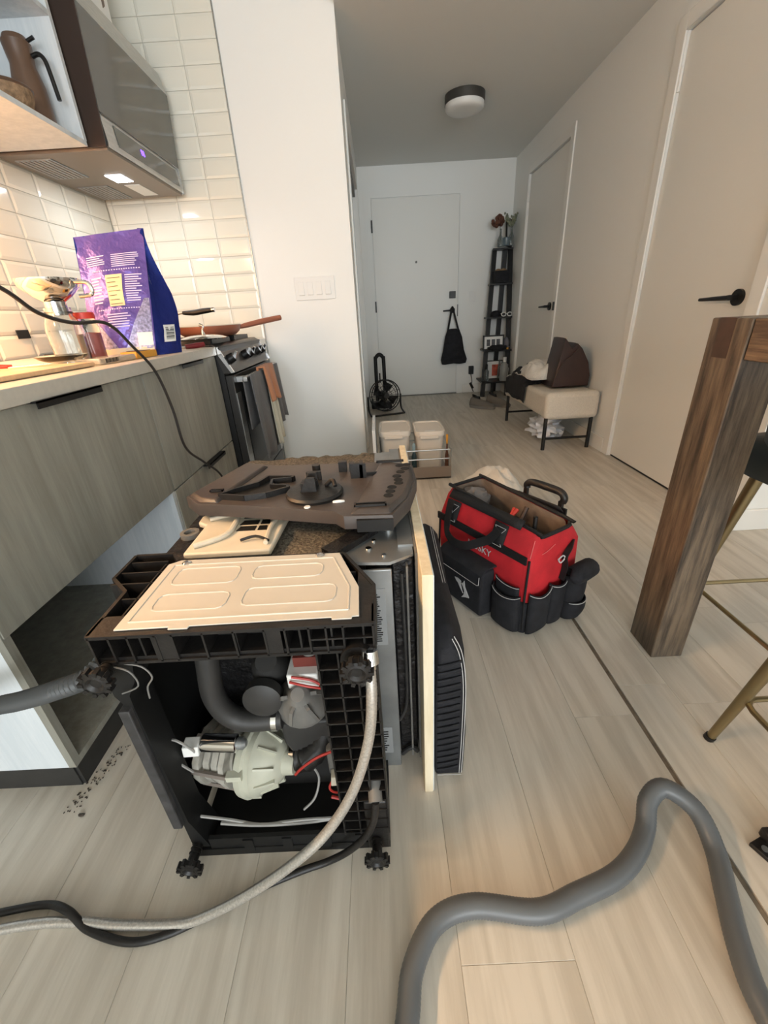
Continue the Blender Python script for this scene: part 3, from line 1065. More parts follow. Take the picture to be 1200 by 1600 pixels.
MB().lathe([(0.05, 0.0), (0.072, 0.02), (0.084, 0.055), (0.086, 0.075), (0.080, 0.075), (0.077, 0.055), (0.062, 0.02), (0.001, 0.01)], (-1.262, 1.965, 1.702), n=30).build('bowl_body', M_brick, bw)
MB().lathe([(0.085, 0.073), (0.090, 0.079), (0.085, 0.085), (0.080, 0.079)], (-1.262, 1.965, 1.702), n=30).build('bowl_rim', M_brown, bw)

hd = thing('range_hood', 'grey glass-fronted range hood with a lit lamp over the stove', 'range hood', (-1.3, 2.6, 1.67))
HY0, HY1 = 2.222, 2.98
MB().prism([(XL + 0.012, 1.69), (-1.16, 1.69), (-1.16, 2.20), (-1.19, 2.32), (XL + 0.012, 2.32)], HY0, HY1, 'y').build('hood_body', mat('hood_dark_side', (58, 46, 40), 0.4, 0.3), hd)
MB().prism([(-1.16, 1.80), (-1.075, 1.80), (-1.055, 2.115), (-1.16, 2.115)], HY0, HY1, 'y').build('glass_front', M_glassdk, hd, bevel=0.002)
MB().prism([(-1.16, 2.116), (-1.056, 2.116), (-1.080, 2.205), (-1.16, 2.215)], HY0, HY1, 'y').build('top_band', M_steel, hd, bevel=0.002)
MB().prism([(-1.16, 1.685), (-1.078, 1.685), (-1.054, 2.115), (-1.079, 2.206), (-1.16, 2.216)], HY0 - 0.008, HY0, 'y').build('side_cheek', mat('hood_dark_side', (58, 46, 40), 0.4, 0.3), hd)
B('side_cheek', M_steel, hd, -1.16, -1.074, HY1 - 0.012, HY1, 1.685, 1.80)
cp = MB().prism([(-1.16, 1.69), (-1.078, 1.69), (-1.074, 1.702), (-1.082, 1.80), (-1.16, 1.80)], HY0 + 0.012, HY1 - 0.012, 'y').build('control_housing', M_steel, hd)
MB().prism([(-1.077, 1.712), (-1.0715, 1.712), (-1.0785, 1.786), (-1.0845, 1.786)], HY0 + 0.10, HY1 - 0.05, 'y').build('control_strip', M_glassdk, hd)
M_disp = mat('violet_display', (120, 90, 255), 0.5, emit=((130, 90, 255), 3.0))
text_mesh('display_digits', '88', 0.035, M_disp, hd, (-1.0735, 2.545, 1.752), (0, 1, 0), (-0.1, 0, 1), 0.002)
B('underside', mat('hood_underside', (128, 118, 108), 0.45, 0.5), hd, XL + 0.02, -1.085, HY0 + 0.01, HY1 - 0.01, 1.679, 1.69)
for y0, y1 in ((2.285, 2.55), (2.70, 2.945)):
    fl_ = B('grease_filter', M_galv, hd, -1.52, -1.365, y0, y1, 1.6755, 1.679)
    mb = MB()
    for i in range(7):
        xx = -1.51 + i * 0.021
        mb.box(xx, xx + 0.008, y0 + 0.01, y1 - 0.01, 1.6735, 1.6755)
    mb.build('slats', M_taupe, fl_, kind='stuff')
B('lamp_lens_off', M_white, hd, -1.28, -1.20, 2.71, 2.92, 1.677, 1.679)
M_hl = mat('hood_lamp', (255, 255, 255), 0.5, emit=((235, 244, 255), 25.0))
B('lamp_lens', M_hl, hd, -1.285, -1.205, 2.545, 2.66, 1.677, 1.679)
area_light('hood_lamp_light', (-1.245, 2.60, 1.672), (0, 0, 0), 0.08, 0.11, 2.2, (0.95, 0.97, 1.0))
bx = thing('marked_box', 'white box with brown marks standing on top of the hood', 'bag', (-1.36, 2.6, 2.32))  # plain white box on the hood top, brown marks on its face
B('bag_body', M_white, bx, -1.42, -1.20, 2.42, 2.86, 2.321, 2.60, bevel=0.01)  # body of the plain white box
mb = MB()
for i in range(7):
    for kz in range(3):
        yy = 2.45 + i * 0.056 + 0.02 * (kz % 2)
        z_ = 2.36 + kz * 0.075
        mb.prism([(yy, z_), (yy + 0.022, z_ + 0.016), (yy + 0.026, z_ + 0.045), (yy + 0.004, z_ + 0.060)], -1.201, -1.198, 'x')
mb.build('brown_marks', M_brown, bx, kind='stuff')

# ---- light switches on the white wall
sw = thing('light_switch', 'white four-gang switch plate on the wall beside the tiles', 'switch', (-0.385, YK, 1.105))
B('plate', M_white, sw, -0.515, -0.257, YK - 0.009, YK, 1.108, 1.240, bevel=0.002)
for i in range(4):
    xx = -0.492 + i * 0.0575
    MB().prism([(YK - 0.008, 1.135), (YK - 0.018, 1.137), (YK - 0.010, 1.213), (YK - 0.008, 1.213)], xx, xx + 0.036, 'x').build('rocker', M_white, sw, bevel=0.001)

# ------------------------------------------------------------------ dishwasher lying on its side, underside towards the camera
dw = thing('dishwasher', 'stripped dishwasher lying on its side with its pump bay open', 'dishwasher', (-0.2, 0.9, 0))
BY = 0.472
out = [(-0.447, BY), (-0.028, BY), (-0.028, 0.562), (-0.085, 0.668), (-0.40, 0.672), (-0.42, 0.70), (-0.494, 0.700), (-0.494, 0.622), (-0.450, 0.580)]
# lattice shelf at the top of the base frame
base = MB().prism(out, 0.548, 0.556).build('base_frame', M_blackp, dw)
rb = MB()
n = len(out)
for i in range(1, n):
    rb.bar((out[i][0], out[i][1], 0.577), (out[(i + 1) % n][0], out[(i + 1) % n][1], 0.577), 0.006, 0.046)
for i in range(9):
    xx = -0.42 + i * 0.047
    rb.box(xx - 0.0015, xx + 0.0015, BY, 0.665 if xx < -0.09 else 0.56, 0.555, 0.598)
for yy in (0.515, 0.56, 0.605, 0.64, 0.675):
    x0 = -0.445 if yy < 0.58 else -0.49
    rb.box(x0, (-0.03 if yy < 0.56 else -0.06 if yy < 0.61 else -0.09) if yy < 0.67 else -0.42, yy - 0.0015, yy + 0.0015, 0.555, 0.598)
rb.build('ribs', M_blackp, base)
MB().prism([(-0.055, BY + 0.01), (-0.0285, BY + 0.01), (-0.0285, 0.56), (-0.055, 0.61)], 0.594, 0.5985).build('top_lip', M_blackp, base)
# top rail with open pockets facing the camera
tr_ = MB()
tr_.box(-0.449, -0.028, BY - 0.004, BY + 0.04, 0.594, 0.600)
tr_.box(-0.440, -0.028, BY - 0.004, BY + 0.04, 0.545, 0.550)
for i, xx in enumerate((-0.447, -0.418, -0.39, -0.35, -0.325, -0.28, -0.235, -0.19, -0.16, -0.125, -0.10, -0.075, -0.031)):
    tr_.box(xx, xx + 0.003, BY - 0.004, BY + 0.04, 0.547, 0.597)
tr_.box(-0.355, -0.325, BY - 0.003, BY, 0.548, 0.596)
tr_.box(-0.19, -0.165, BY - 0.003, BY, 0.548, 0.596)
tr_.box(-0.125, -0.03, BY - 0.003, BY + 0.03, 0.571, 0.574)
tro = tr_.build('front_rail', M_blackp, dw)
MB().box(-0.445, -0.030, BY + 0.038, BY + 0.042, 0.550, 0.594).build('pocket_shade', M_dkp, tro)  # near-black sheet, the shade inside the pockets put into its colour
# right rail lattice
rr = MB()
for xx in (-0.120, -0.088, -0.060, -0.031):
    rr.box(xx, xx + 0.003, BY - 0.002, BY + 0.04, 0.06, 0.548)
for i in range(15):
    zz = 0.075 + i * 0.031
    rr.box(-0.120, -0.028, BY - 0.002, BY + 0.04, zz, zz + 0.003)
rro = rr.build('side_rail', M_blackp, dw)
MB().box(-0.118, -0.030, BY + 0.038, BY + 0.042, 0.03, 0.546).build('pocket_shade', M_dkp, rro)  # same dark sheet, painted-in shade behind the lattice
# left rail
lr = MB()
lr.box(-0.450, -0.432, BY - 0.006, BY + 0.03, 0.115, 0.445)
lr.build('rear_rail', mat('scuffed_black', (58, 57, 58), 0.5, var=(40, 0.35)), dw, bevel=0.002)
lr = MB()
lr.prism([(-0.455, 0.548), (-0.40, 0.548), (-0.41, 0.50), (-0.428, 0.47), (-0.429, 0.44), (-0.424, 0.12), (-0.40, 0.03), (-0.435, 0.03), (-0.438, 0.44), (-0.452, 0.47)], BY + 0.004, BY + 0.06, 'y')
lr.build('rear_post', M_dkp, dw)
MB().tube([(-0.41, BY - 0.002, 0.545), (-0.385, BY - 0.002, 0.537), (-0.375, BY - 0.002, 0.515), (-0.388, BY - 0.002, 0.495), (-0.392, BY - 0.002, 0.47)], 0.0014, 6, 4).build('frame_edge', M_gpl, dw)
MB().tube([(-0.43, BY - 0.004, 0.543), (-0.405, BY - 0.004, 0.530), (-0.40, BY - 0.004, 0.50), (-0.43, BY - 0.004, 0.485)], 0.0014, 6, 4).build('frame_edge', M_gpl, dw)
# bottom pan and shell
MB().box(-0.43, -0.03, BY + 0.002, 0.72, 0.0, 0.022).build('bottom_pan', M_dkp, dw)
bl = MB()
bl.box(-0.40, -0.03, BY + 0.004, BY + 0.012, 0.0, 0.055)
for xx in (-0.33, -0.25, -0.17, -0.1):
    bl.box(xx, xx + 0.02, BY + 0.001, BY + 0.005, 0.010, 0.05)
bl.build('bottom_rail', M_dkp, dw)
MB().box(-0.46, -0.05, 0.70, 0.715, 0.0, 0.548).build('tub_floor', M_bitumen, dw)
MB().box(-0.455, -0.445, 0.54, 0.70, 0.02, 0.548).build('rear_wall', M_dkp, dw)
MB().box(-0.46, 0.002, 0.715, 1.33, 0.0, 0.555).build('tub', M_dkp, dw, bevel=0.01)
# upper long side, insulation and steel frame
MB().grid(lambda u, v: Vector((-0.455 + 0.46 * u, 0.70 + 0.64 * v, 0.566 + 0.006 * noise.noise(Vector((u * 9, v * 12, 0))))), 30, 40).build('insulation_blanket', M_felt, dw, solid=0.018, angle=80)
MB().grid(lambda u, v: Vector((-0.33 + 0.30 * u, 1.335 + 0.012 * noise.noise(Vector((u * 14, v * 3, 2))), 0.40 + 0.178 * v + 0.008 * noise.noise(Vector((u * 12, 3, v))))), 30, 6).build('insulation_edge', M_felt, dw, solid=0.02, angle=80)
MB().box(-0.455, -0.235, 0.70, 1.10, 0.577, 0.583).build('bitumen_sheet', M_bitumen, dw)
# water inlet box, cream plastic with an open grid
ib = MB()
ib.prism([(-0.415, 0.90), (-0.43, 0.87), (-0.428, 0.84), (-0.405, 0.825), (-0.405, 0.70), (-0.232, 0.70), (-0.222, 0.90)], 0.583, 0.597)
wib = ib.build('water_inlet_box', M_creamp, dw, bevel=0.004)
mb = MB()
for yy in (0.845, 0.813, 0.785):
    mb.prism([(-0.325, yy), (-0.285, yy), (-0.285, yy + 0.02), (-0.32, yy + 0.02)], 0.5972, 0.5985)
    mb.prism([(-0.279, yy), (-0.258, yy), (-0.262, yy + 0.02), (-0.279, yy + 0.02)], 0.5972, 0.5985)
mb.build('grid_opening', M_dkp, wib)
mb = MB()
mb.tube([(-0.35, 0.90, 0.602), (-0.335, 0.82, 0.602), (-0.34, 0.76, 0.602), (-0.39, 0.72, 0.602)], 0.006, 8, 5)
mb.tube([(-0.23, 0.89, 0.602), (-0.25, 0.80, 0.602), (-0.245, 0.72, 0.602)], 0.005, 8, 5)
mb.tube([(-0.40, 0.84, 0.602), (-0.36, 0.86, 0.602), (-0.30, 0.87, 0.602)], 0.005, 8, 5)
mb.build('moulded_ribs', M_creamp, wib)
MB().tube([(-0.30, 0.735, 0.602), (-0.27, 0.742, 0.606), (-0.24, 0.725, 0.604)], 0.003, 6, 4).build('thin_wire', M_black, wib)
MB().lathe([(0.02, 0), (0.02, 0.012), (0.012, 0.012), (0.012, 0.004)], (-0.432, 0.80, 0.582), n=20).build('inlet_nozzle', M_gpl, wib)
# steel corner bracket on the front edge of the tub
sb = MB()
sb.prism([(-0.085, 0.655), (0.0, 0.648), (0.046, 0.675), (0.046, 1.32), (-0.03, 1.32), (-0.03, 0.80), (-0.085, 0.715)], 0.580, 0.586)
sbo = sb.build('steel_bracket', M_galv, dw)
mb = MB()
mb.lathe([(0.011, 0), (0.011, 0.006), (0.007, 0.008)], (0.0, 0.775, 0.586), n=16)
mb.lathe([(0.006, 0), (0.006, 0.003)], (-0.04, 0.70, 0.586), n=10)
mb.lathe([(0.004, 0), (0.004, 0.003)], (-0.01, 0.672, 0.586), n=10)
mb.lathe([(0.004, 0), (0.004, 0.003)], (-0.03, 0.73, 0.586), n=10)
mb.build('screws', M_chrome, sbo)
MB().prism([(-0.105, 0.665), (-0.02, 0.765), (-0.03, 0.81), (-0.13, 0.69)], 0.586, 0.6).build('foam_wedge', M_bitumen, dw)
MB().box(0.018, 0.048, 0.70, 1.335, 0.586, 0.592).build('steel_flange', M_galv, dw)
# silver front plate beside the base, labels
fp = MB().box(-0.056, 0.003, 0.645, 0.652, 0.0, 0.572).build('front_plate', M_galv, dw, bevel=0.002)
mb = MB()
for i in range(22):
    w = 0.010 + 0.008 * random.random()
    mb.box(-0.038, -0.038 + w, 0.6435, 0.6442, 0.40 + i * 0.0055, 0.4025 + i * 0.0055)
for i in range(9):
    w = 0.012 + 0.01 * random.random()
    mb.box(-0.045, -0.045 + w, 0.6435, 0.6442, 0.06 + i * 0.008, 0.063 + i * 0.008)
MB().box(-0.041, -0.012, 0.6442, 0.6449, 0.39, 0.53).build('rating_label', mat('grey_label', (140, 142, 142), 0.6), fp)
MB().box(-0.048, -0.015, 0.6442, 0.6449, 0.05, 0.14).build('rating_label', mat('grey_label', (140, 142, 142), 0.6), fp)
mb.build('label_print', M_dkp, fp)
# inner door, seal, wiring
MB().box(0.004, 0.046, 0.672, 1.33, 0.012, 0.578).build('inner_door', M_bitumen, dw, bevel=0.003)
MB().box(0.030, 0.034, 0.655, 0.672, 0.02, 0.57).build('door_edge_strip', M_gpl, dw)
MB().tube([(0.022, 0.664, 0.55), (0.024, 0.660, 0.35), (0.022, 0.660, 0.20), (0.004, 0.655, 0.15)], 0.004, 8, 6).build('door_cable', M_dgpl, dw)
MB().tube([(0.006, 0.662, 0.02), (0.03, 0.66, 0.045), (0.044, 0.66, 0.03)], 0.006, 8, 4).build('door_spring', M_dgpl, dw)
dp = MB().box(0.053, 0.0725, 0.579, 1.347, 0.0, 0.600).build('door_panel', M_pine, dw, bevel=0.0015)
MB().box(0.0725, 0.0740, 0.581, 1.345, 0.002, 0.598).build('panel_face', M_cabin, dp)
MB().box(0.0485, 0.053, 0.66, 1.33, 0.004, 0.595).build('panel_backing', M_gpl, dp)

# feet
def foot(x, z, y1=0.436, y0=BY + 0.03, r=0.021):
    f = MB().lathe([(0.010, 0.0), (0.010, y0 - y1 - 0.012), (0.012, y0 - y1 - 0.010)], (x, y0, z), axis=(0, -1, 0), n=14).build('levelling_foot', M_blackp, dw)
    mb = MB()
    for i in range(5):
        mb.lathe([(0.0118, 0), (0.0118, 0.002)], (x, y0 - 0.008 - i * 0.008, z), axis=(0, -1, 0), n=14)
    mb.lathe([(0.014, 0.0), (r, 0.004), (r, 0.012), (0.013, 0.014), (0.008, 0.010)], (x, y1 + 0.012, z), axis=(0, -1, 0), n=20)
    for i in range(10):
        a = i * math.pi / 5
        c, s = math.cos(a), math.sin(a)
        mb.obox((x + c * r, y1 + 0.004, z + s * r), (0.008, 0.012, 0.006), (0, -a, 0))
    mb.build('foot_disc', M_blackp, f)


foot(-0.434, 0.540)
foot(-0.425, 0.037, y1=0.432)
foot(-0.056, 0.034, y1=0.432)
foot(-0.056, 0.535)
MB().box(-0.076, -0.03, BY, BY + 0.05, 0.0, 0.16).build('foot_bracket', M_blackp, dw, bevel=0.004)
MB().lathe([(0.026, 0), (0.026, 0.03), (0.018, 0.03)], (-0.056, BY + 0.02, 0.535), axis=(0, -1, 0), n=18).build('foot_socket', M_blackp, dw)

# ---- pump bay
PY = 0.565
MB().tube([(-0.33, PY, 0.55), (-0.333, PY - 0.01, 0.47), (-0.340, PY - 0.015, 0.38), (-0.322, PY - 0.015, 0.325), (-0.285, PY - 0.015, 0.306), (-0.225, PY - 0.01, 0.304)], 0.0205, 16, 8).build('drain_loop_hose', M_dgpl, dw)
MB().lathe([(0.0225, 0), (0.0225, 0.010)], (-0.242, PY - 0.012, 0.304), axis=(1, 0, 0), n=20).build('hose_clamp', M_chrome, dw)
MB().tube([(-0.30, PY + 0.03, 0.545), (-0.24, PY, 0.505), (-0.17, PY - 0.01, 0.497), (-0.115, PY - 0.01, 0.498)], 0.018, 14, 6).build('fill_hose', M_dgpl, dw)
MB().lathe([(0.0195, 0), (0.0195, 0.010)], (-0.125, PY - 0.01, 0.498), axis=(1, 0, 0), n=20).build('hose_clamp', M_chrome, dw)
MB().box(-0.115, -0.10, PY - 0.02, PY, 0.482, 0.512).build('hose_end', M_white, dw)
MB().box(-0.33, -0.18, 0.66, 0.70, 0.33, 0.54).build('bitumen_pad', M_bitumen, dw)
MB().prism([(-0.262, 0.54), (-0.215, 0.54), (-0.225, 0.44), (-0.245, 0.40)], 0.62, 0.66, 'y').build('grey_web', M_gpl, dw)
su = MB().lathe([(0.052, 0.0), (0.054, 0.012), (0.050, 0.022), (0.040, 0.05), (0.022, 0.078), (0.016, 0.10), (0.012, 0.105)], (-0.185, 0.585, 0.318), axis=(0.08, -0.55, 0.72), n=28).build('sump_housing', M_gpl, dw)
mb = MB()
for i in range(6):
    a = i * math.pi / 3
    d = Vector((0.08, -0.55, 0.72)).normalized()
    s = d.cross(Vector((0, 0, 1))).normalized()
    u = s.cross(d)
    r = s * math.cos(a) + u * math.sin(a)
    c = Vector((-0.185, 0.585, 0.318))
    mb.bar(c + d * 0.02 + r * 0.048, c + d * 0.085 + r * 0.026, 0.006, 0.012, up=tuple(r))
mb.build('sump_fins', M_gpl, su)
MB().prism([(-0.235, 0.275), (-0.12, 0.285), (-0.085, 0.25), (-0.13, 0.19), (-0.16, 0.17), (-0.215, 0.17), (-0.235, 0.22)], PY - 0.005, PY + 0.05, 'y').build('sump_base', M_dgpl, dw, bevel=0.006)
MB().prism([(-0.15, 0.215), (-0.105, 0.225), (-0.11, 0.185), (-0.13, 0.165), (-0.135, 0.135), (-0.15, 0.135)], PY - 0.02, PY + 0.02, 'y').build('sump_lug', M_gpl, dw, bevel=0.004)
MB().lathe([(0.036, 0), (0.040, 0.02), (0.032, 0.055), (0.02, 0.075)], (-0.245, 0.62, 0.365), axis=(0.05, -0.5, 0.75), n=22).build('drain_pump', M_dgpl, dw)
MB().lathe([(0.036, 0), (0.036, 0.02), (0.022, 0.026)], (-0.247, 0.555, 0.372), axis=(0.0, -1, 0.1), n=22).build('drain_pump_cap', M_dgpl, dw)
va = MB().box(-0.196, -0.140, PY - 0.025, PY + 0.03, 0.395, 0.428).build('inlet_valve', M_white, dw, bevel=0.003)
MB().box(-0.185, -0.130, PY - 0.005, PY + 0.03, 0.428, 0.45).build('valve_coil', mat('brown_coil', (108, 46, 38), 0.5), va)
MB().lathe([(0.014, 0), (0.016, 0.012), (0.01, 0.02)], (-0.155, PY + 0.01, 0.45), n=16).build('valve_cap', M_gpl, va)
# circulation pump: cream volute + laminated motor
vo = MB().lathe([(0.030, -0.080), (0.060, -0.076), (0.076, -0.066), (0.078, -0.052), (0.072, -0.048), (0.072, -0.036), (0.062, -0.030), (0.052, -0.012), (0.040, 0.004), (0.026, 0.012), (0.022, 0.035)],
                (-0.250, 0.562, 0.165), axis=(1, -0.25, 0.05), n=36).build('pump_volute', M_pump, dw)
mb = MB()
ax = Vector((1, -0.25, 0.05)).normalized()
s = ax.cross(Vector((0, 0, 1))).normalized()
u = s.cross(ax)
c0 = Vector((-0.250, 0.562, 0.165))
for i in range(10):
    a = i * 2 * math.pi / 10
    r = s * math.cos(a) + u * math.sin(a)
    mb.bar(c0 + ax * -0.032 + r * 0.060, c0 + ax * 0.004 + r * 0.042, 0.004, 0.012, up=tuple(r))
for i in range(4):
    a = i * math.pi / 2 + 0.5
    r = s * math.cos(a) + u * math.sin(a)
    mb.obox(c0 + ax * -0.06 + r * 0.078, (0.03, 0.014, 0.014))
mb.build('volute_fins', M_pump, vo)
mo = MB()
for k0, k1, rr_ in ((-0.096, -0.108, 0.066), (-0.114, -0.128, 0.060), (-0.133, -0.147, 0.060), (-0.153, -0.168, 0.066)):
    mo.lathe([(rr_, k0), (rr_, k1)], c0, ax, n=12)
mo.lathe([(0.042, -0.09), (0.042, -0.182), (0.02, -0.19)], c0, ax, n=20)
mot = mo.build('motor', mat('motor_steel', (172, 168, 158), 0.45, 0.1, var=(40, 0.2)), dw)
for i in range(6):
    a = i * math.pi / 3 + 0.26
    r = s * math.cos(a) + u * math.sin(a)
    MB().bar(c0 + ax * -0.088 + r * 0.066, c0 + ax * -0.172 + r * 0.066, 0.008, 0.006, up=tuple(r)).build('motor_strap', M_taupe, mot)
mb = MB()
for i in range(14):
    a = i * 2 * math.pi / 14
    r = s * math.cos(a) + u * math.sin(a)
    mb.tube([c0 + ax * -0.172 + r * 0.03, c0 + ax * -0.185 + r * 0.042, c0 + ax * -0.172 + r * 0.052], 0.005, 6, 3)
mb.build('windings', mat('dark_winding', (52, 40, 34), 0.45), mot)
cc = c0 + ax * -0.135 - s * 0.0 + Vector((0, -0.06, 0.0))
cap = MB().lathe([(0.014, 0.0), (0.017, 0.002), (0.017, 0.072), (0.014, 0.074)], (-0.390, 0.548, 0.252), axis=(1, -0.1, 0.03), n=24).build('capacitor', M_chrome, dw)
MB().lathe([(0.012, 0), (0.012, 0.01), (0.006, 0.016)], (-0.316, 0.541, 0.2545), axis=(1, -0.1, 0.03), n=16).build('capacitor_stud', M_galv, cap)
MB().obox((-0.408, 0.540, 0.252), (0.030, 0.026, 0.026), (0, 0.1, 0.1)).build('motor_plug', M_white, dw, bevel=0.002)
MB().tube([(-0.225, 0.572, 0.165), (-0.195, 0.565, 0.172), (-0.165, 0.575, 0.20), (-0.15, 0.59, 0.24)], [0.029, 0.030, 0.026, 0.026], 18, 5, ribs=0.05).build('pump_boot', M_blackp, dw)
MB().lathe([(0.0315, 0), (0.0315, 0.010)], (-0.226, 0.572, 0.165), axis=(1, -0.15, 0.1), n=22).build('hose_clamp', M_chrome, dw)
MB().box(-0.31, -0.12, 0.60, 0.605, 0.02, 0.16).build('dark_plate', M_dgpl, dw)
MB().tube([(-0.448, 0.53, 0.29), (-0.42, 0.52, 0.30), (-0.402, 0.52, 0.28), (-0.400, 0.53, 0.25), (-0.415, 0.54, 0.235)], 0.0025, 6, 5).build('white_wire', M_whitew, dw)
MB().tube([(-0.445, 0.52, 0.25), (-0.425, 0.52, 0.225), (-0.418, 0.53, 0.19)], 0.0025, 6, 5).build('white_wire', M_whitew, dw)
MB().tube([(-0.42, BY + 0.03, 0.09), (-0.36, BY + 0.03, 0.072), (-0.30, BY + 0.03, 0.05), (-0.25, BY + 0.03, 0.055), (-0.2, BY + 0.03, 0.06), (-0.14, BY + 0.03, 0.062), (-0.08, BY + 0.03, 0.08)], 0.003, 6, 5).build('white_wire', M_whitew, dw)
MB().tube([(-0.38, BY + 0.03, 0.062), (-0.30, BY + 0.025, 0.058), (-0.2, BY + 0.03, 0.05), (-0.1, BY + 0.03, 0.07)], 0.004, 6, 5).build('white_wire', M_whitew, dw)
MB().tube([(-0.19, 0.56, 0.15), (-0.175, 0.55, 0.12), (-0.185, 0.53, 0.085), (-0.21, 0.52, 0.062)], 0.0025, 6, 5).build('white_wire', M_whitew, dw)
MB().tube([(-0.12, 0.55, 0.51), (-0.115, 0.54, 0.46), (-0.12, 0.55, 0.42)], 0.0025, 6, 5).build('white_wire', M_whitew, dw)
MB().tube([(-0.19, PY - 0.03, 0.418), (-0.16, PY - 0.035, 0.412), (-0.128, PY - 0.03, 0.395), (-0.11, PY - 0.02, 0.36), (-0.105, PY - 0.02, 0.33)], 0.0025, 6, 5).build('red_wire', M_redw, dw)
MB().tube([(-0.185, PY - 0.03, 0.43), (-0.15, PY - 0.03, 0.42), (-0.125, PY - 0.03, 0.398)], 0.0025, 6, 5).build('red_wire', M_redw, dw)
MB().tube([(-0.215, 0.53, 0.165), (-0.195, 0.525, 0.195), (-0.165, 0.53, 0.215), (-0.13, 0.54, 0.22), (-0.105, 0.54, 0.24)], 0.0028, 6, 5).build('red_wire', M_redw, dw)
MB().tube([(-0.13, 0.54, 0.15), (-0.15, 0.53, 0.12), (-0.14, 0.53, 0.10), (-0.115, 0.54, 0.09), (-0.10, 0.54, 0.11)], 0.0025, 6, 5).build('red_wire', M_redw, dw)
MB().tube([(-0.15, 0.53, 0.085), (-0.12, 0.53, 0.075), (-0.095, 0.54, 0.08)], 0.0035, 6, 5).build('red_wire', M_redw, dw)
MB().obox((-0.130, 0.535, 0.142), (0.030, 0.02, 0.026), (0, 0.1, 0.1)).build('terminal_block', M_creamp, dw, bevel=0.002)
MB().obox((-0.128, 0.533, 0.118), (0.008, 0.01, 0.016)).build('terminal_tab', M_white, dw)
MB().lathe([(0.012, 0), (0.012, 0.008)], (-0.105, 0.53, 0.12), axis=(0, -1, 0), n=12).build('grommet', M_dgpl, dw)
MB().lathe([(0.012, 0), (0.014, 0.02), (0.009, 0.02), (0.009, 0.03)], (-0.037, 0.462, 0.555), axis=(0, -0.35, -1), n=16).build('hose_nut', M_chrome, dw)
MB().cyl((-0.052, 0.49, 0.20), (-0.050, 0.458, 0.185), 0.013, n=14).build('cable_gland', M_gpl, dw)

# ---- hoses and cords
sh_ = MB().tube([(-0.0385, 0.455, 0.535), (-0.038, 0.44, 0.481), (-0.049, 0.43, 0.394), (-0.080, 0.415, 0.297), (-0.126, 0.400, 0.22), (-0.180, 0.385, 0.167), (-0.268, 0.375, 0.092), (-0.358, 0.367, 0.034), (-0.42, 0.363, 0.013),
                 (-0.53, 0.366, 0.0095), (-0.606, 0.373, 0.0095), (-0.691, 0.374, 0.0095), (-0.80, 0.362, 0.0095), (-0.98, 0.33, 0.0095)], 0.0085, 10, 22, ribs=0.02, step=0.003)
sh_.build('braided_supply_hose', mat('braided_steel', (198, 194, 188), 0.32, 0.7, var=(300, 0.18)), label='braided steel water hose trailing from the dishwasher across the floor', cat='hose')
MB().tube([(-0.050, 0.458, 0.187), (-0.056, 0.452, 0.14), (-0.075, 0.448, 0.095), (-0.115, 0.450, 0.04), (-0.16, 0.447, 0.012), (-0.21, 0.436, 0.008), (-0.293, 0.409, 0.008), (-0.37, 0.376, 0.008), (-0.442, 0.350, 0.008), (-0.507, 0.343, 0.008), (-0.589, 0.362, 0.008),
           (-0.640, 0.386, 0.022), (-0.70, 0.402, 0.008), (-0.79, 0.392, 0.008), (-0.98, 0.37, 0.008)], 0.0068, 10, 10).build('power_cable', M_blackp, label='black power cable trailing from the dishwasher across the floor', cat='cable')
MB().tube([(-0.475, 0.51, 0.512), (-0.491, 0.482, 0.505), (-0.545, 0.482, 0.485), (-0.598, 0.496, 0.458), (-0.655, 0.51, 0.432), (-0.715, 0.524, 0.408), (-0.83, 0.53, 0.37), (-0.98, 0.53, 0.34)], 0.0152, 14, 14, ribs=0.08, step=0.0042).build('drain_hose', M_dhose, label='ribbed grey drain hose running left from the dishwasher foot', cat='hose')
VH = [(-0.055, 0.05, 0.024), (-0.03, 0.16, 0.024), (-0.010, 0.237, 0.024), (0.003, 0.290, 0.024), (0.047, 0.345, 0.024), (0.119, 0.364, 0.024), (0.231, 0.352, 0.024), (0.31, 0.372, 0.024), (0.394, 0.398, 0.024), (0.452, 0.433, 0.024), (0.494, 0.475, 0.026),
      (0.517, 0.512, 0.05), (0.556, 0.525, 0.066), (0.600, 0.488, 0.05), (0.603, 0.43, 0.026), (0.574, 0.362, 0.024), (0.545, 0.297, 0.024), (0.528, 0.233, 0.024), (0.535, 0.15, 0.024), (0.60, 0.02, 0.024)]
MB().tube(VH, 0.0185, 18, 22, ribs=0.018, step=0.003).build('vacuum_hose', M_hose, label='thick smooth grey hose snaking over the floor in the foreground', cat='hose')

# ---- black base tray lying on top
ty = thing('plastic_base_tray', 'large dusty black moulded tray lying across the dishwasher', 'tray', (-0.16, 0.9, 0.60))
top = [(-0.460, 0.880), (-0.418, 0.832), (-0.30, 0.806), (-0.105, 0.752), (-0.085, 0.728), (0.012, 0.722), (0.050, 0.80), (0.074, 0.906), (0.074, 1.012), (-0.015, 1.050), (-0.29, 1.068), (-0.382, 1.103)]
def inset(P, d):
    c = Vector((sum(p[0] for p in P) / len(P), sum(p[1] for p in P) / len(P)))
    return [((p[0] - c.x) * (1 - d) + c.x, (p[1] - c.y) * (1 - d) + c.y) for p in P]
t_in = inset(top, 0.03)
tb = MB().rings([[(p[0], p[1], 0.618) for p in top], [(p[0], p[1], 0.642) for p in top], [(p[0], p[1], 0.646) for p in inset(top, 0.012)]]).build('tray_body', M_traym, ty)
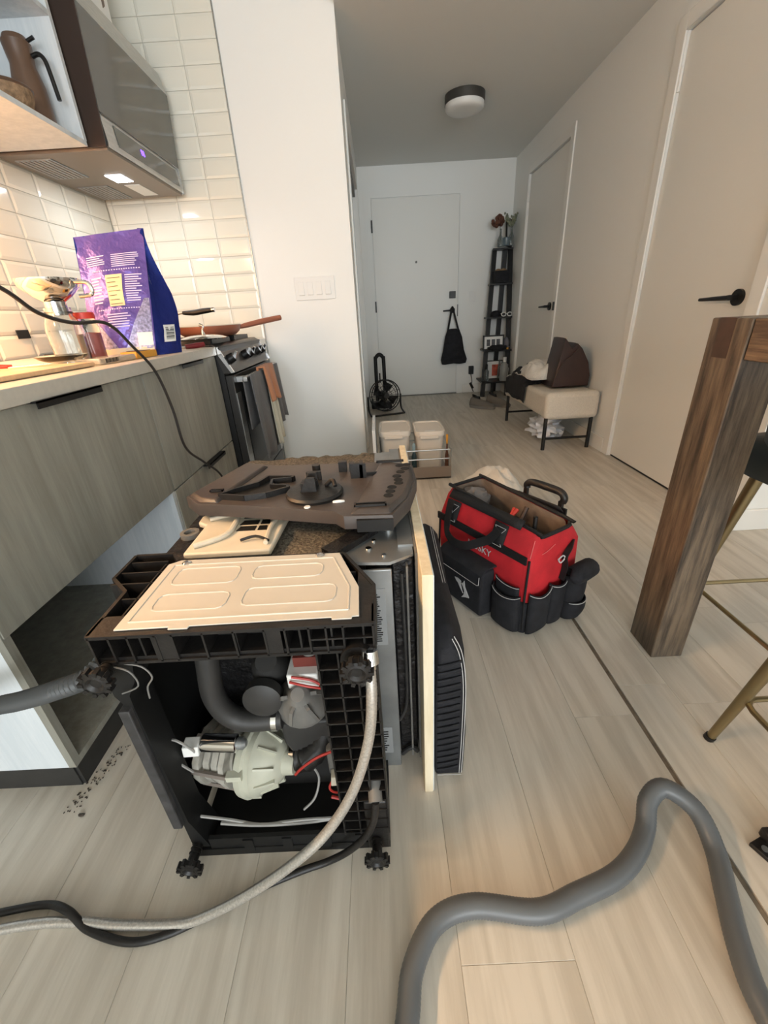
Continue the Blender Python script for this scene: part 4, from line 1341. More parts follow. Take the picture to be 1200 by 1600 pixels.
# raised shoulders left and right
MB().rings([[(-0.452, 0.880, 0.645), (-0.414, 0.838, 0.645), (-0.368, 0.828, 0.645), (-0.310, 1.060, 0.645), (-0.378, 1.094, 0.645)],
            [(-0.442, 0.880, 0.654), (-0.410, 0.846, 0.654), (-0.375, 0.838, 0.654), (-0.318, 1.050, 0.654), (-0.374, 1.084, 0.654)]]).build('shoulder', M_traym, ty, bevel=0.003)
MB().rings([[(-0.075, 0.736, 0.645), (0.008, 0.729, 0.645), (0.045, 0.802, 0.645), (0.068, 0.906, 0.645), (0.068, 1.005, 0.645), (-0.012, 1.040, 0.645)],
            [(-0.055, 0.745, 0.655), (0.004, 0.738, 0.655), (0.038, 0.806, 0.655), (0.060, 0.906, 0.655), (0.060, 0.998, 0.655), (-0.002, 1.025, 0.655)]]).build('shoulder', M_traym, ty, bevel=0.003)
mb = MB()
R0 = [(-0.372, 0.852), (-0.345, 0.88), (-0.30, 0.915), (-0.285, 0.955), (-0.22, 0.945), (-0.225, 0.935), (-0.27, 0.93), (-0.265, 0.895), (-0.225, 0.885), (-0.22, 0.875), (-0.265, 0.845), (-0.31, 0.835)]
for a, b in zip(R0, R0[1:] + R0[:1]):
    mb.bar((a[0], a[1], 0.652), (b[0], b[1], 0.652), 0.006, 0.014)
mb.build('recess_walls', M_blackp, ty)
MB().prism([(p[0], p[1]) for p in R0], 0.646, 0.648).build('recess_floor', M_dkp, ty)
tt = MB().lathe([(0.062, 0.0), (0.064, 0.006), (0.060, 0.011), (0.03, 0.012)], (-0.158, 0.850, 0.646), n=36).build('turntable_disc', M_blackp, ty)
mb = MB()
mb.prism([(-0.188, 0.657), (-0.150, 0.657), (-0.152, 0.690), (-0.172, 0.690)], 0.835, 0.842, 'y')
mb.prism([(-0.188, 0.657), (-0.150, 0.657), (-0.152, 0.690), (-0.172, 0.690)], 0.868, 0.875, 'y')
mb.box(-0.186, -0.152, 0.842, 0.870, 0.657, 0.676)
mb.tube([(-0.135, 0.87, 0.658), (-0.118, 0.865, 0.672), (-0.110, 0.845, 0.665)], 0.005, 8, 4)
mb.build('float_clip', M_blackp, tt, bevel=0.001)
mb = MB()
mb.lathe([(0.010, 0), (0.010, 0.035)], (-0.165, 0.95, 0.646), n=14)
mb.box(-0.185, -0.15, 0.915, 0.925, 0.646, 0.675)
mb.box(-0.115, -0.095, 0.985, 1.0, 0.646, 0.672)
mb.box(-0.088, -0.075, 0.985, 1.0, 0.646, 0.668)
mb.box(-0.082, -0.045, 0.935, 0.945, 0.646, 0.682)
mb.box(-0.060, -0.052, 0.935, 0.97, 0.646, 0.680)
mb.box(-0.045, 0.0, 0.955, 0.961, 0.646, 0.652)
mb.build('posts', M_blackp, ty)
mb = MB()
for x0, x1, y0, y1 in ((-0.065, 0.000, 0.748, 0.762), (-0.02, 0.05, 1.012, 1.022), (-0.40, -0.37, 0.872, 0.882)):
    z = 0.6555
    mb.box(x0, x1, y0, y0 + 0.003, z, z + 0.004)
    mb.box(x0, x1, y1 - 0.003, y1, z, z + 0.004)
    mb.box(x0, x0 + 0.003, y0, y1, z, z + 0.004)
    mb.box(x1 - 0.003, x1, y0, y1, z, z + 0.004)
mb.build('slot_rims', M_blackp, ty)
mb = MB()
for x_, y_, a, r in ((-0.062, 0.985, 0, 0.0), (-0.04, 0.97, 0, 0)):
    pass
for q, (x_, y_) in enumerate(((0.005, 0.80), (0.010, 0.822), (0.014, 0.845), (0.030, 0.868), (0.030, 0.888), (0.028, 0.912), (0.038, 0.94), (0.050, 0.962), (0.038, 0.985), (0.056, 0.99))):
    mb.lathe([(0.011, 0.0), (0.010, 0.0008)], (x_, y_, 0.6552), n=12)
mb.build('wet_spots', M_dkp, ty, kind='stuff')
MB().box(-0.06, 0.012, 0.719, 0.726, 0.614, 0.640).build('near_slot', M_dkp, ty)
MB().tube([(-0.112, 0.800, 0.646), (-0.100, 0.797, 0.649), (-0.09, 0.802, 0.646)], 0.0035, 8, 3).build('white_clip', M_white, ty)
MB().lathe([(0.007, 0), (0.006, 0.002)], (-0.165, 0.782, 0.646), n=14).build('white_clip', M_white, ty)

# ---- cream sheet metal cover on the base
cv = thing('metal_cover', 'cream pressed-metal cover plate lying on the dishwasher base', 'panel', (-0.23, 0.57, 0.60))
cpoly = [(-0.411, 0.478), (-0.330, 0.479), (-0.329, 0.474), (-0.30, 0.474), (-0.299, 0.4795), (-0.09, 0.482), (-0.089, 0.477), (-0.06, 0.477), (-0.059, 0.482), (-0.049, 0.482), (-0.052, 0.554), (-0.092, 0.664), (-0.39, 0.667), (-0.409, 0.655)]
MB().prism(cpoly, 0.6005, 0.603).build('sheet', M_cream, cv, bevel=0.0008)
mb = MB()
edge = [(-0.397, 0.494), (-0.066, 0.497), (-0.068, 0.556), (-0.102, 0.648), (-0.395, 0.650)]
for a, b in zip(edge, edge[1:] + edge[:1]):
    mb.cyl((a[0], a[1], 0.603), (b[0], b[1], 0.603), 0.0018, n=6)
mb.build('pressed_bead', M_cream, cv)
for x0, x1, y0, y1 in ((-0.378, -0.262, 0.517, 0.560), (-0.238, -0.089, 0.520, 0.566), (-0.378, -0.266, 0.586, 0.636), (-0.240, -0.118, 0.592, 0.632)):
    c = 0.012
    mb = MB()
    pts = [(x0 + c, y0), (x1 - c, y0), (x1 - c * 0.3, y0 + c * 0.3), (x1, y0 + c), (x1, y1 - c), (x1 - c * 0.3, y1 - c * 0.3), (x1 - c, y1), (x0 + c, y1), (x0 + c * 0.3, y1 - c * 0.3), (x0, y1 - c), (x0, y0 + c), (x0 + c * 0.3, y0 + c * 0.3)]
    for a, b in zip(pts, pts[1:] + pts[:1]):
        mb.cyl((a[0], a[1], 0.603), (b[0], b[1], 0.603), 0.0016, n=6)
    mb.build('pressed_bead', M_cream, cv)
for x_, y_ in ((-0.375, 0.654), (-0.128, 0.658)):
    MB().lathe([(0.008, 0), (0.008, 0.002), (0.005, 0.004)], (x_, y_, 0.603), n=14).build('screw', M_chrome, cv)

# ------------------------------------------------------------------ red tool bag
OB = Vector((0.431, 1.067, 0))
UB = Vector((-0.516, 0.857, 0)).normalized()
VB = Vector((0.857, 0.516, 0)).normalized()
def bagxf(p):
    return OB + UB * p.x + VB * p.y + Vector((0, 0, p.z))
LB, WB = 0.44, 0.245
rbag = thing('tool_bag', 'open red and black canvas tool bag with white logo', 'tool bag', tuple(OB + UB * 0.22 + VB * 0.12))
def rl(z, x0, x1, y0, y1, r=0.02, dz=(0, 0, 0, 0)):
    pts = []
    for (cx, cy, a0) in ((x1 - r, y1 - r, 0), (x0 + r, y1 - r, 90), (x0 + r, y0 + r, 180), (x1 - r, y0 + r, 270)):
        for k in range(4):
            a = math.radians(a0 + k * 30)
            pts.append(Vector((cx + r * math.cos(a), cy + r * math.sin(a), z)))
    return pts
MB(bagxf).rings([rl(0.004, 0, LB, 0, WB), rl(0.015, -0.004, LB + 0.004, -0.004, WB + 0.004), rl(0.13, -0.006, LB + 0.006, -0.006, WB + 0.006)]).build('lower_body', M_canvas, rbag, angle=60)
# red upper: open shell
shell = []
for z, a, b in ((0.125, 0.0, 0.0), (0.20, -0.002, -0.003), (0.30, 0.0, 0.0)):
    shell.append(rl(z, a, LB - a, b, WB - b))
top_r = rl(0.365, 0.008, LB - 0.008, 0.025, WB - 0.025)
rim_r = rl(0.395, 0.014, LB - 0.014, 0.045, WB - 0.045)
for ring in (top_r, rim_r):
    for p_ in ring:
        t = (p_.y - WB / 2) / (WB / 2)
        sag = 1 - abs(t) ** 2
        if p_.x < 0.07:
            p_.z -= 0.05 * sag * (1 - p_.x / 0.07) + 0.012
            p_.x -= 0.004
        if p_.x > LB - 0.07:
            p_.z += 0.015 - 0.02 * sag
shell += [top_r, rim_r]
inner = [Vector((WC[0], WC[1], WC[2])) for WC in [((p_.x - LB / 2) * 0.965 + LB / 2, (p_.y - WB / 2) * 0.90 + WB / 2, p_.z - 0.002) for p_ in rim_r]]
inner2 = rl(0.16, 0.012, LB - 0.012, 0.012, WB - 0.012)
MB(bagxf).rings(shell, False).build('red_shell', M_red, rbag, angle=50)
MB(bagxf).rings([inner2, inner], False).add([p_ for p_ in inner2], [tuple(range(len(inner2)))]).build('lining', mat('brown_lining', (118, 102, 88), 0.8, var=(16, 0.3)), rbag, angle=50)
# black zip rim
mb = MB(bagxf)
mb.tube([p_ + Vector((0, 0, 0.002)) for p_ in rim_r] + [rim_r[0] + Vector((0, 0, 0.002))], 0.0065, 8, 2)
mb.build('zip_rim', M_web, rbag)
mb = MB(bagxf)
for side in (1,):
    mb.grid(lambda u, v: Vector((0.065 + (LB - 0.10) * u, 0.040 - 0.022 * v, 0.394 - 0.026 * v)), 8, 2)
    mb.grid(lambda u, v: Vector((0.065 + (LB - 0.10) * u, WB - 0.040 + 0.022 * v, 0.394 - 0.026 * v)), 8, 2)
mb.build('zip_tape', M_web, rbag, solid=0.003)
# corner piping
for cx in (0.004, LB - 0.004):
    MB(bagxf).tube([(cx, 0.002, 0.02), (cx, -0.002, 0.15), (cx, 0.002, 0.29)], 0.004, 6, 4).build('corner_piping', M_web, rbag)
mb = MB(bagxf)
M_pst = mat('pink_stitch', (222, 120, 116), 0.8)
MB(bagxf).tube([(0.005, 0.004, 0.298), (0.011, 0.026, 0.352)], 0.0010, 5).build('seam_stitch', M_pst, rbag)
MB(bagxf).tube([(-0.002, 0.05, 0.300), (-0.003, 0.075, 0.305), (-0.002, 0.11, 0.318)], 0.0008, 5, 3).build('seam_stitch', M_pst, rbag)
# band, straps
mb = MB(bagxf)
mb.box(0.01, LB, -0.008, -0.002, 0.275, 0.302)
mb.build('side_band', M_web, rbag)
st_ = MB(bagxf)
def strap(pts, w, m, nm):
    P = catmull(pts, 8)
    vs, fs = [], []
    mb = MB(bagxf)
    for i in range(len(P) - 1):
        mb.bar(P[i], P[i + 1] + (P[i + 1] - P[i]) * 0.1, 0.005, w, up=(0, 0, 1)) if False else None
    rings = []
    for i, p_ in enumerate(P):
        d = (P[min(i + 1, len(P) - 1)] - P[max(i - 1, 0)]).normalized()
        nrm = Vector((0, -1, 0.15)).normalized()
        s_ = d.cross(nrm).normalized()
        n2 = s_.cross(d)
        rings.append([p_ + s_ * w / 2 - n2 * 0.002, p_ - s_ * w / 2 - n2 * 0.002, p_ - s_ * w / 2 + n2 * 0.002, p_ + s_ * w / 2 + n2 * 0.002])
    mb.rings(rings)
    return mb.build(nm, m, rbag, angle=60)
strap([(0.372, 0.002, 0.372), (0.37, -0.012, 0.33), (0.362, -0.026, 0.285), (0.335, -0.045, 0.258), (0.285, -0.055, 0.250), (0.235, -0.050, 0.258), (0.195, -0.030, 0.28), (0.160, -0.014, 0.305), (0.135, 0.0, 0.345)], 0.030, M_web, 'carry_strap')
for x_ in (0.362, 0.135):
    pa = MB(bagxf)
    pa.grid(lambda u, v, x_=x_: Vector((x_ - 0.028 + 0.056 * u, -0.006 + 0.022 * max(0, v - 0.25) / 0.75, 0.285 + 0.08 * v)), 2, 4)
    po = pa.build('strap_patch', M_web, rbag, solid=0.004)
    sm = MB(bagxf)
    for a, b in (((0.02, 0.1), (0.98, 0.9)), ((0.98, 0.1), (0.02, 0.9)), ((0.05, 0.1), (0.95, 0.1)), ((0.05, 0.9), (0.95, 0.9))):
        f = lambda q: Vector((x_ - 0.024 + 0.048 * q[0], -0.010 + 0.022 * max(0, q[1] - 0.25) / 0.75, 0.287 + 0.074 * q[1]))
        sm.tube([f(a), f(b)], 0.0009, 5)
    sm.build('stitching', M_stitch, po)
# printed name and emblem
text_mesh('printed_name', 'HUSKY', 0.036, M_stitch, rbag, bagxf(Vector((0.212, -0.0065, 0.243))), -UB, (0, 0, 1), 0.001)
# pockets on the left face
def pocket(nm, x0, x1, z0, z1, d, m=M_canvas, sag=0.0, face='l', topfold=0.0):
    def P(u, v, out):
        # u along the face, v height
        z = z0 + (z1 - z0) * v - sag * math.sin(math.pi * u) * v
        prof = math.sin(math.pi * min(max(u, 0.0), 1)) ** 0.35
        o = -(0.008 + d * prof * (0.75 + 0.25 * math.sin(v * 2.2)))
        if face == 'l':
            return Vector((x0 + (x1 - x0) * u, o, z))
        return Vector((o, x0 + (x1 - x0) * u, z))
    mb = MB(bagxf)
    mb.grid(lambda u, v: P(u, v, 1), 14, 8)
    po = mb.build(nm, m, rbag, solid=0.004, angle=60)
    sm = MB(bagxf)
    sm.tube([P(i / 14, 0.965, 1) + (Vector((0, -0.003, 0)) if face == 'l' else Vector((-0.003, 0, 0))) for i in range(15)], 0.0012, 5)
    sm.build('stitching', M_stitch, po)
    return po
big = MB(bagxf)
big.rings([[Vector((x, y, z)) for x, y in ((0.132, -0.004), (0.138, -0.060), (0.350, -0.060), (0.360, -0.004))] for z in (0.012, 0.04, 0.182)] +
          [[Vector((x, y, 0.199)) for x, y in ((0.136, -0.004), (0.142, -0.045), (0.345, -0.045), (0.357, -0.004))]])
bigo = big.build('flap_pocket', M_canvas, rbag, bevel=0.008)
fl2 = MB(bagxf)
fl2.rings([[Vector(q) for q in r] for r in (
    ((0.126, -0.004, 0.212), (0.132, -0.048, 0.207), (0.132, -0.067, 0.190), (0.134, -0.069, 0.145)),
    ((0.363, -0.004, 0.212), (0.357, -0.048, 0.207), (0.357, -0.067, 0.190), (0.355, -0.069, 0.145)))], False, False)
flo = fl2.build('pocket_flap', M_canvas, rbag, solid=0.006, angle=30, bevel=0.002)
sm = MB(bagxf)
q = [(0.138, -0.0735, 0.186), (0.140, -0.0735, 0.154), (0.148, -0.0735, 0.149), (0.341, -0.0735, 0.149), (0.349, -0.0735, 0.154), (0.351, -0.0735, 0.186)]
sm.tube(q, 0.0012, 5)
sm.build('stitching', M_stitch, flo)
em = MB(bagxf)
def ep(p):   # emblem plane: a leaping dog silhouette
    return (0.228 - p[0] * 0.046, -0.0625, 0.088 + p[1] * 0.046)
def blob(poly):
    n_ = len(poly)
    vs = [ep(p) for p in poly] + [(ep(p)[0], -0.0605, ep(p)[2]) for p in poly]
    em.add(vs, [tuple(range(n_))] + [(i, (i + 1) % n_, n_ + (i + 1) % n_, n_ + i) for i in range(n_)])
blob([(-0.95, 0.55), (-0.55, 0.62), (-0.2, 0.5), (-0.3, 0.3), (-0.1, -0.2), (0.05, -0.5), (-0.25, -0.2), (-0.55, 0.2), (-0.75, 0.3)])
blob([(0.15, 0.75), (0.25, 0.2), (0.45, -0.1), (0.75, -0.55), (0.35, -0.7), (-0.1, -0.95), (0.15, -0.55), (0.2, -0.2), (0.0, 0.2), (-0.25, 0.35), (0.0, 0.45)])
em.build('emblem', M_stitch, bigo)
pocket('side_pocket', 0.014, 0.128, 0.012, 0.155, 0.030, sag=0.010)
pocket('side_pocket', 0.022, 0.122, 0.10, 0.185, 0.010, sag=0.006)
pocket('end_pocket', 0.004, 0.105, 0.012, 0.175, 0.018, face='e', sag=0.018)
pocket('end_pocket', 0.100, 0.175, 0.012, 0.175, 0.024, face='e', sag=0.006)
pocket('end_pocket', 0.165, 0.262, 0.03, 0.185, 0.050, face='e')
pocket('end_pocket', 0.165, 0.262, 0.012, 0.085, 0.060, face='e')
mb = MB(bagxf)
mb.tube([(-0.040, 0.165, 0.196), (-0.044, 0.172, 0.197), (-0.046, 0.215, 0.198), (-0.044, 0.258, 0.197), (-0.040, 0.268, 0.196)], [0.012, 0.032, 0.034, 0.032, 0.012], 14, 6)
mb.build('pocket_roll', M_canvas, rbag, angle=80)
strap([(-0.012, 0.155, 0.17), (-0.016, 0.16, 0.22), (-0.016, 0.150, 0.262), (-0.012, 0.175, 0.288), (0.0, 0.20, 0.30)], 0.02, M_web, 'end_strap')
mb = MB(bagxf)
mb.tube([(-0.014, 0.120, 0.262), (-0.016, 0.138, 0.272), (-0.016, 0.150, 0.258), (-0.015, 0.132, 0.246), (-0.014, 0.120, 0.262)], 0.0025, 6, 3)
mb.build('buckle_ring', M_stitch, rbag)
# telescopic handle on the far side
mb = MB(bagxf)
hz = 0.402
mb.tube([(0.095, 0.262, 0.385), (0.092, 0.262, hz), (0.110, 0.262, hz + 0.016), (0.17, 0.262, hz + 0.018), (0.23, 0.262, hz + 0.016), (0.250, 0.262, hz + 0.002), (0.248, 0.262, 0.39)], [0.012, 0.013, 0.013, 0.014, 0.013, 0.013, 0.012], 12, 5)
mb.build('pull_handle', M_blackp, rbag)
mb = MB(bagxf)
mb.box(0.09, 0.105, 0.25, 0.262, 0.01, 0.39)
mb.box(0.24, 0.255, 0.25, 0.262, 0.01, 0.39)
mb.box(0.07, 0.28, 0.248, 0.256, 0.31, 0.37)
mb.build('handle_track', M_blackp, rbag)
# small tools inside
def inner_tool(nm, label, cat, prt):
    t = thing(nm, label, cat, tuple(bagxf(Vector(prt[0][1][0]))))
    for n2, pts, r, m in prt:
        MB(bagxf).tube(pts, r, 10, 3).build(n2, m, t)
inner_tool('screwdriver', 'black-handled screwdriver standing at the near end inside the tool bag', 'screwdriver', (('shaft', [(0.05, 0.07, 0.25), (0.055, 0.075, 0.36)], 0.003, M_chrome), ('grip', [(0.055, 0.075, 0.335), (0.058, 0.078, 0.40)], 0.007, M_black)))
inner_tool('pliers', 'pliers with red grips inside the middle of the tool bag', 'pliers', (('jaws', [(0.20, 0.10, 0.25), (0.195, 0.12, 0.33)], 0.006, M_galv), ('grip', [(0.195, 0.12, 0.33), (0.19, 0.15, 0.355)], 0.007, M_redp), ('grip', [(0.195, 0.12, 0.33), (0.21, 0.155, 0.350)], 0.007, M_redp)))
inner_tool('chisel', 'wood-handled chisel leaning inside the tool bag', 'chisel', (('blade', [(0.16, 0.09, 0.24), (0.16, 0.13, 0.32)], 0.006, M_galv), ('grip', [(0.16, 0.13, 0.32), (0.16, 0.16, 0.372)], 0.008, M_dkwood)))
MB(bagxf).ball((0.375, 0.12, 0.335), (0.05, 0.06, 0.05), 18, 12, 0.35, 9).build('work_glove', mat('grey_fabric', (112, 108, 106), 0.9, bump=(40, 0.4)), label='crumpled grey fabric stuffed in the far end of the tool bag', cat='cloth')

# ---- black soft case leaning behind the door panel
bc_ = thing('black_tool_case', 'flat black quilted case with white stitching behind the door panel', 'case', (0.13, 0.95, 0))
ring = []
for y, x0, x1, z1 in ((0.615, 0.082, 0.146, 0.385), (0.64, 0.080, 0.149, 0.405), (0.70, 0.080, 0.152, 0.41), (0.80, 0.080, 0.156, 0.385), (0.95, 0.080, 0.160, 0.36), (1.10, 0.080, 0.168, 0.36), (1.22, 0.082, 0.172, 0.35), (1.25, 0.09, 0.165, 0.34)):
    z0 = 0.003
    xm = (x0 + x1) / 2
    ring.append([Vector(q) for q in ((x0, y, z0), (xm, y, z0), (x1, y, z0), (x1 + 0.003, y, z1 * 0.35), (x1, y, z1 * 0.7), (x1 - 0.006, y, z1 * 0.92), (x1 - 0.024, y, z1), (xm, y, z1 + 0.012), (x0 + 0.006, y, z1), (x0, y, z1 * 0.6))])
MB().rings(ring).build('case_body', M_canvas, bc_, bevel=0.006, angle=50)
for i in range(17):
    z = 0.03 + i * 0.0205
    MB().tube([(0.086, 0.6135, z - 0.004), (0.112, 0.6115, z + 0.003), (0.134, 0.6135, z + 0.008)], 0.003, 6, 3).build('quilted_rib', M_canvas, bc_)
MB().tube([(0.136, 0.607, 0.02), (0.1385, 0.608, 0.15), (0.138, 0.610, 0.30), (0.130, 0.618, 0.375), (0.116, 0.63, 0.41)], 0.0009, 5, 6).build('stitching', M_stitch, bc_)
MB().tube([(0.141, 0.607, 0.02), (0.1435, 0.608, 0.15), (0.143, 0.610, 0.30), (0.135, 0.618, 0.380), (0.120, 0.63, 0.416)], 0.0009, 5, 6).build('stitching', M_stitch, bc_)
MB().tube([(0.086, 0.607, 0.016), (0.141, 0.607, 0.014)], 0.0009, 5).build('stitching', M_stitch, bc_)
MB().tube([(0.140, 1.20, 0.364), (0.135, 1.0, 0.372), (0.13, 0.85, 0.39)], 0.0009, 5, 6).build('stitching', M_stitch, bc_)
MB().tube([(0.146, 1.20, 0.362), (0.141, 1.0, 0.370), (0.136, 0.85, 0.388)], 0.0009, 5, 6).build('stitching', M_stitch, bc_)

# ---- crumpled cloth beyond the tool bag
MB().grid(lambda u, v: Vector((0.38 + 0.36 * u, 1.58 + 0.75 * v * (1 - 0.25 * u), 0.01 + 0.27 * (math.sin(math.pi * u) ** 0.7) * (math.sin(math.pi * min(v, 1)) ** 0.6)
                               + 0.045 * noise.noise(Vector((u * 6, v * 7, 3))) * math.sin(math.pi * u) * math.sin(math.pi * v)
                               + 0.02 * noise.noise(Vector((u * 14, v * 15, 7))) * math.sin(math.pi * u) * math.sin(math.pi * v))), 34, 34).build(
    'drop_cloth', M_rag, label='crumpled off-white cloth on the floor behind the tool bag', cat='cloth', angle=80, solid=0.003)

# ---- dust and debris at the cabinet foot
mb = MB()
for i in range(80):
    t = random.random()
    mb.ball((-0.742 + 0.03 * random.random() - 0.045 * t, 0.72 - 0.16 * t + 0.03 * random.random(), 0.0012), (0.001 + 0.003 * random.random() ** 2, 0.001 + 0.002 * random.random(), 0.0012), 6, 4)
mb.ball((-0.737, 0.565, 0.003), (0.008, 0.004, 0.003), 8, 5, 0.6)
mb.build('debris', mat('brown_dust', (74, 66, 58), 0.95), label='scattered dark crumbs on the floor by the cabinet corner', cat='debris', kind='stuff')

# ------------------------------------------------------------------ pull-out waste bins in the hall mouth
po = thing('pullout_frame', 'removed pull-out bin frame with wire rails and taupe base', 'bin frame', (0.2, 2.8, 0))
B('base_tray', M_taupe, po, -0.02, 0.435, 2.55, 3.03, 0.004, 0.012)
B('front_plate', M_taupe, po, -0.02, 0.437, 2.55, 2.556, 0.004, 0.085, bevel=0.001)
for z in (0.135, 0.195):
    MB().tube([(-0.03, 2.56, z), (0.432, 2.56, z), (0.432, 3.02, z), (-0.03, 3.02, z)], 0.005, 8).build('wire_rail', M_steel, po)
for x_, y_ in ((0.432, 2.56), (0.432, 3.02), (-0.02, 2.56), (-0.02, 3.02)):
    MB().cyl((x_, y_, 0.01), (x_, y_, 0.203), 0.006).build('rail_post', M_steel, po)
B('front_board', M_cabin, po, -0.066, -0.046, 2.58, 3.02, 0.0, 0.34, bevel=0.001)
mb = MB()
mb.box(-0.046, -0.030, 2.60, 2.99, 0.01, 0.03)
mb.build('runner', M_galv, po)


def bin_(label, x0, x1, y0, y1, tilt):
    b = thing('waste_bin', label, 'bin', ((x0 + x1) / 2, (y0 + y1) / 2, 0.013), group='beige bins in the pull-out frame')
    cx, cy = (x0 + x1) / 2, (y0 + y1) / 2
    def rr(z, k, r=0.022):
        hx, hy = (x1 - x0) / 2 * k, (y1 - y0) / 2 * k
        return squarish(cx, cy, z, hx, hy, 28, 6)
    MB().rings([rr(0.014, 0.84), rr(0.28, 0.98), rr(0.283, 0.95), rr(0.03, 0.82)]).build('bin_body', M_bin, b, angle=50)
    ld = MB().rings([rr(0.268, 1.04), rr(0.296, 1.05), rr(0.302, 1.03), rr(0.302, 0.92), rr(0.295, 0.88)]).build('lid', M_bin, b, angle=40)
    MB().obox((cx, y0 + 0.03, 0.297), (0.07, 0.018, 0.006)).build('lid_grip', M_white, ld, bevel=0.003)
    MB().obox((cx - 0.01, y0 - 0.014, 0.268), (0.12, 0.012, 0.02)).build('lid_latch', M_bin, ld, bevel=0.003)
    if tilt:
        b.rotation_euler = (0, 0, tilt)
    return b


bin_('beige lidded plastic bin on the left of the pull-out frame', -0.02, 0.19, 2.66, 2.98, -0.03)
bin_('beige lidded plastic bin on the right of the pull-out frame', 0.215, 0.405, 2.62, 2.92, 0.0)
pb_ = thing('spray_bottle', 'small dark teal bottle wedged between the two beige bins', 'bottle', (0.205, 2.78, 0.013))
MB().lathe([(0.016, 0), (0.018, 0.01), (0.018, 0.12), (0.008, 0.15)], (0.202, 2.64, 0.014), n=16).build('bottle_body', mat('teal_plastic', (44, 64, 70), 0.3), pb_)
MB().lathe([(0.010, 0), (0.012, 0.04), (0.007, 0.06)], (0.202, 2.64, 0.164), n=14).build('bottle_cap', mat('pale_blue_plastic', (140, 166, 176), 0.4), pb_)
sk = thing('kitchen_brush', 'brown bristle brush standing right of the beige bins', 'brush', (0.418, 2.72, 0.013))
MB().lathe([(0.014, 0), (0.012, 0.12), (0.006, 0.16), (0.005, 0.20)], (0.419, 2.63, 0.014), n=12).build('bristles', M_dried, sk)
MB().lathe([(0.006, 0), (0.008, 0.06)], (0.419, 2.63, 0.214), n=10).build('brush_handle', M_orange, sk)

# ------------------------------------------------------------------ fan and trolley by the entry door
fn = thing('floor_fan', 'black round floor fan on a tube stand beside the closet', 'fan', (0.03, 4.68, 0))
fc = Vector((0.05, 4.66, 0.19))
ax = Vector((0.30, -0.95, 0.10)).normalized()
fn_s = ax.cross(Vector((0, 0, 1))).normalized()
fn_u = fn_s.cross(ax)
def fp_(a, r, h):
    return fc + (fn_s * math.cos(a) + fn_u * math.sin(a)) * r + ax * h
mb = MB()
for r, h in ((0.165, 0.04), (0.165, -0.04), (0.11, 0.055), (0.06, 0.06)):
    mb.tube([fp_(i * math.pi / 14, r, h) for i in range(29)], 0.006 if r > 0.15 else 0.003, 6)
for i in range(20):
    a = i * math.pi / 10
    mb.tube([fp_(a, 0.165, 0.04), fp_(a, 0.11, 0.055), fp_(a, 0.03, 0.062)], 0.002, 5)
    mb.tube([fp_(a, 0.165, 0.04), fp_(a, 0.165, -0.04), fp_(a, 0.03, -0.06)], 0.002, 5)
mb.build('grille', M_black, fn)
for i in range(4):
    a = i * math.pi / 2 + 0.3
    MB().add([fp_(a - 0.1, 0.03, 0.02), fp_(a + 0.5, 0.04, -0.02), fp_(a + 0.55, 0.145, -0.025), fp_(a - 0.2, 0.145, 0.025)], [(0, 1, 2, 3)]).build('blade', M_dkp, fn, solid=0.003)
MB().lathe([(0.05, -0.10), (0.055, -0.04), (0.04, 0.02), (0.03, 0.065)], fc, ax, n=20).build('motor_hub', M_blackp, fn)
mb = MB()
mb.tube([fp_(math.pi, 0.19, -0.02), fp_(math.pi, 0.19, -0.02) + Vector((0, 0, -0.14)), fp_(math.pi, 0.19, -0.02) + Vector((0.03, -0.16, -0.178))], 0.010, 8, 4)
mb.tube([fp_(0, 0.19, -0.02), fp_(0, 0.19, -0.02) + Vector((0, 0, -0.14)), fp_(0, 0.19, -0.02) + Vector((0.03, -0.16, -0.178))], 0.010, 8, 4)
mb.tube([fp_(math.pi, 0.19, -0.02) + Vector((0.03, -0.16, -0.178)), fp_(0, 0.19, -0.02) + Vector((0.03, -0.16, -0.178))], 0.010, 8)
mb.build('stand', M_black, fn)
ht = thing('luggage_trolley', 'folded black trolley with a tall looped handle behind the fan', 'trolley', (0.02, 4.9, 0))
mb = MB()
mb.tube([(-0.035, 4.86, 0.10), (-0.035, 4.86, 0.53), (-0.025, 4.86, 0.575), (0.01, 4.86, 0.60), (0.045, 4.86, 0.575), (0.055, 4.86, 0.53), (0.055, 4.86, 0.10)], 0.021, 10, 5)
mb.build('loop_handle', M_dkp, ht)
B('toe_plate', M_black, ht, -0.09, 0.11, 4.80, 4.89, 0.02, 0.09)
for x_ in (-0.095, 0.115):
    MB().lathe([(0.055, -0.012), (0.06, 0), (0.055, 0.012)], (x_, 4.90, 0.06), axis=(1, 0, 0), n=20).build('wheel', M_black, ht)

# ------------------------------------------------------------------ tote on the entry door handle
tote = thing('tote_bag', 'black fabric tote hanging from the entry door handle', 'bag', (0.94, 5.6, 0.36))
def trg(z, hx, hy, cx, cy=YE - 0.085):
    return squarish(cx, cy, z, hx, hy, 20, 3)
MB().rings([trg(0.40, 0.10, 0.02, 0.955), trg(0.385, 0.15, 0.04, 0.955), trg(0.43, 0.165, 0.05, 0.957), trg(0.55, 0.13, 0.055, 0.955), trg(0.70, 0.10, 0.045, 0.948), trg(0.79, 0.075, 0.03, 0.945)]).build('bag_body', M_canvas, tote, angle=70, disp=(9, 0.012))
mb = MB()
mb.tube([(0.88, YE - 0.085, 0.78), (0.905, YE - 0.085, 0.92), (0.925, YE - 0.075, 1.02), (0.94, YE - 0.065, 1.02), (0.965, YE - 0.08, 0.92), (1.01, YE - 0.085, 0.77)], 0.012, 8, 5)
mb.build('strap', M_web, tote)

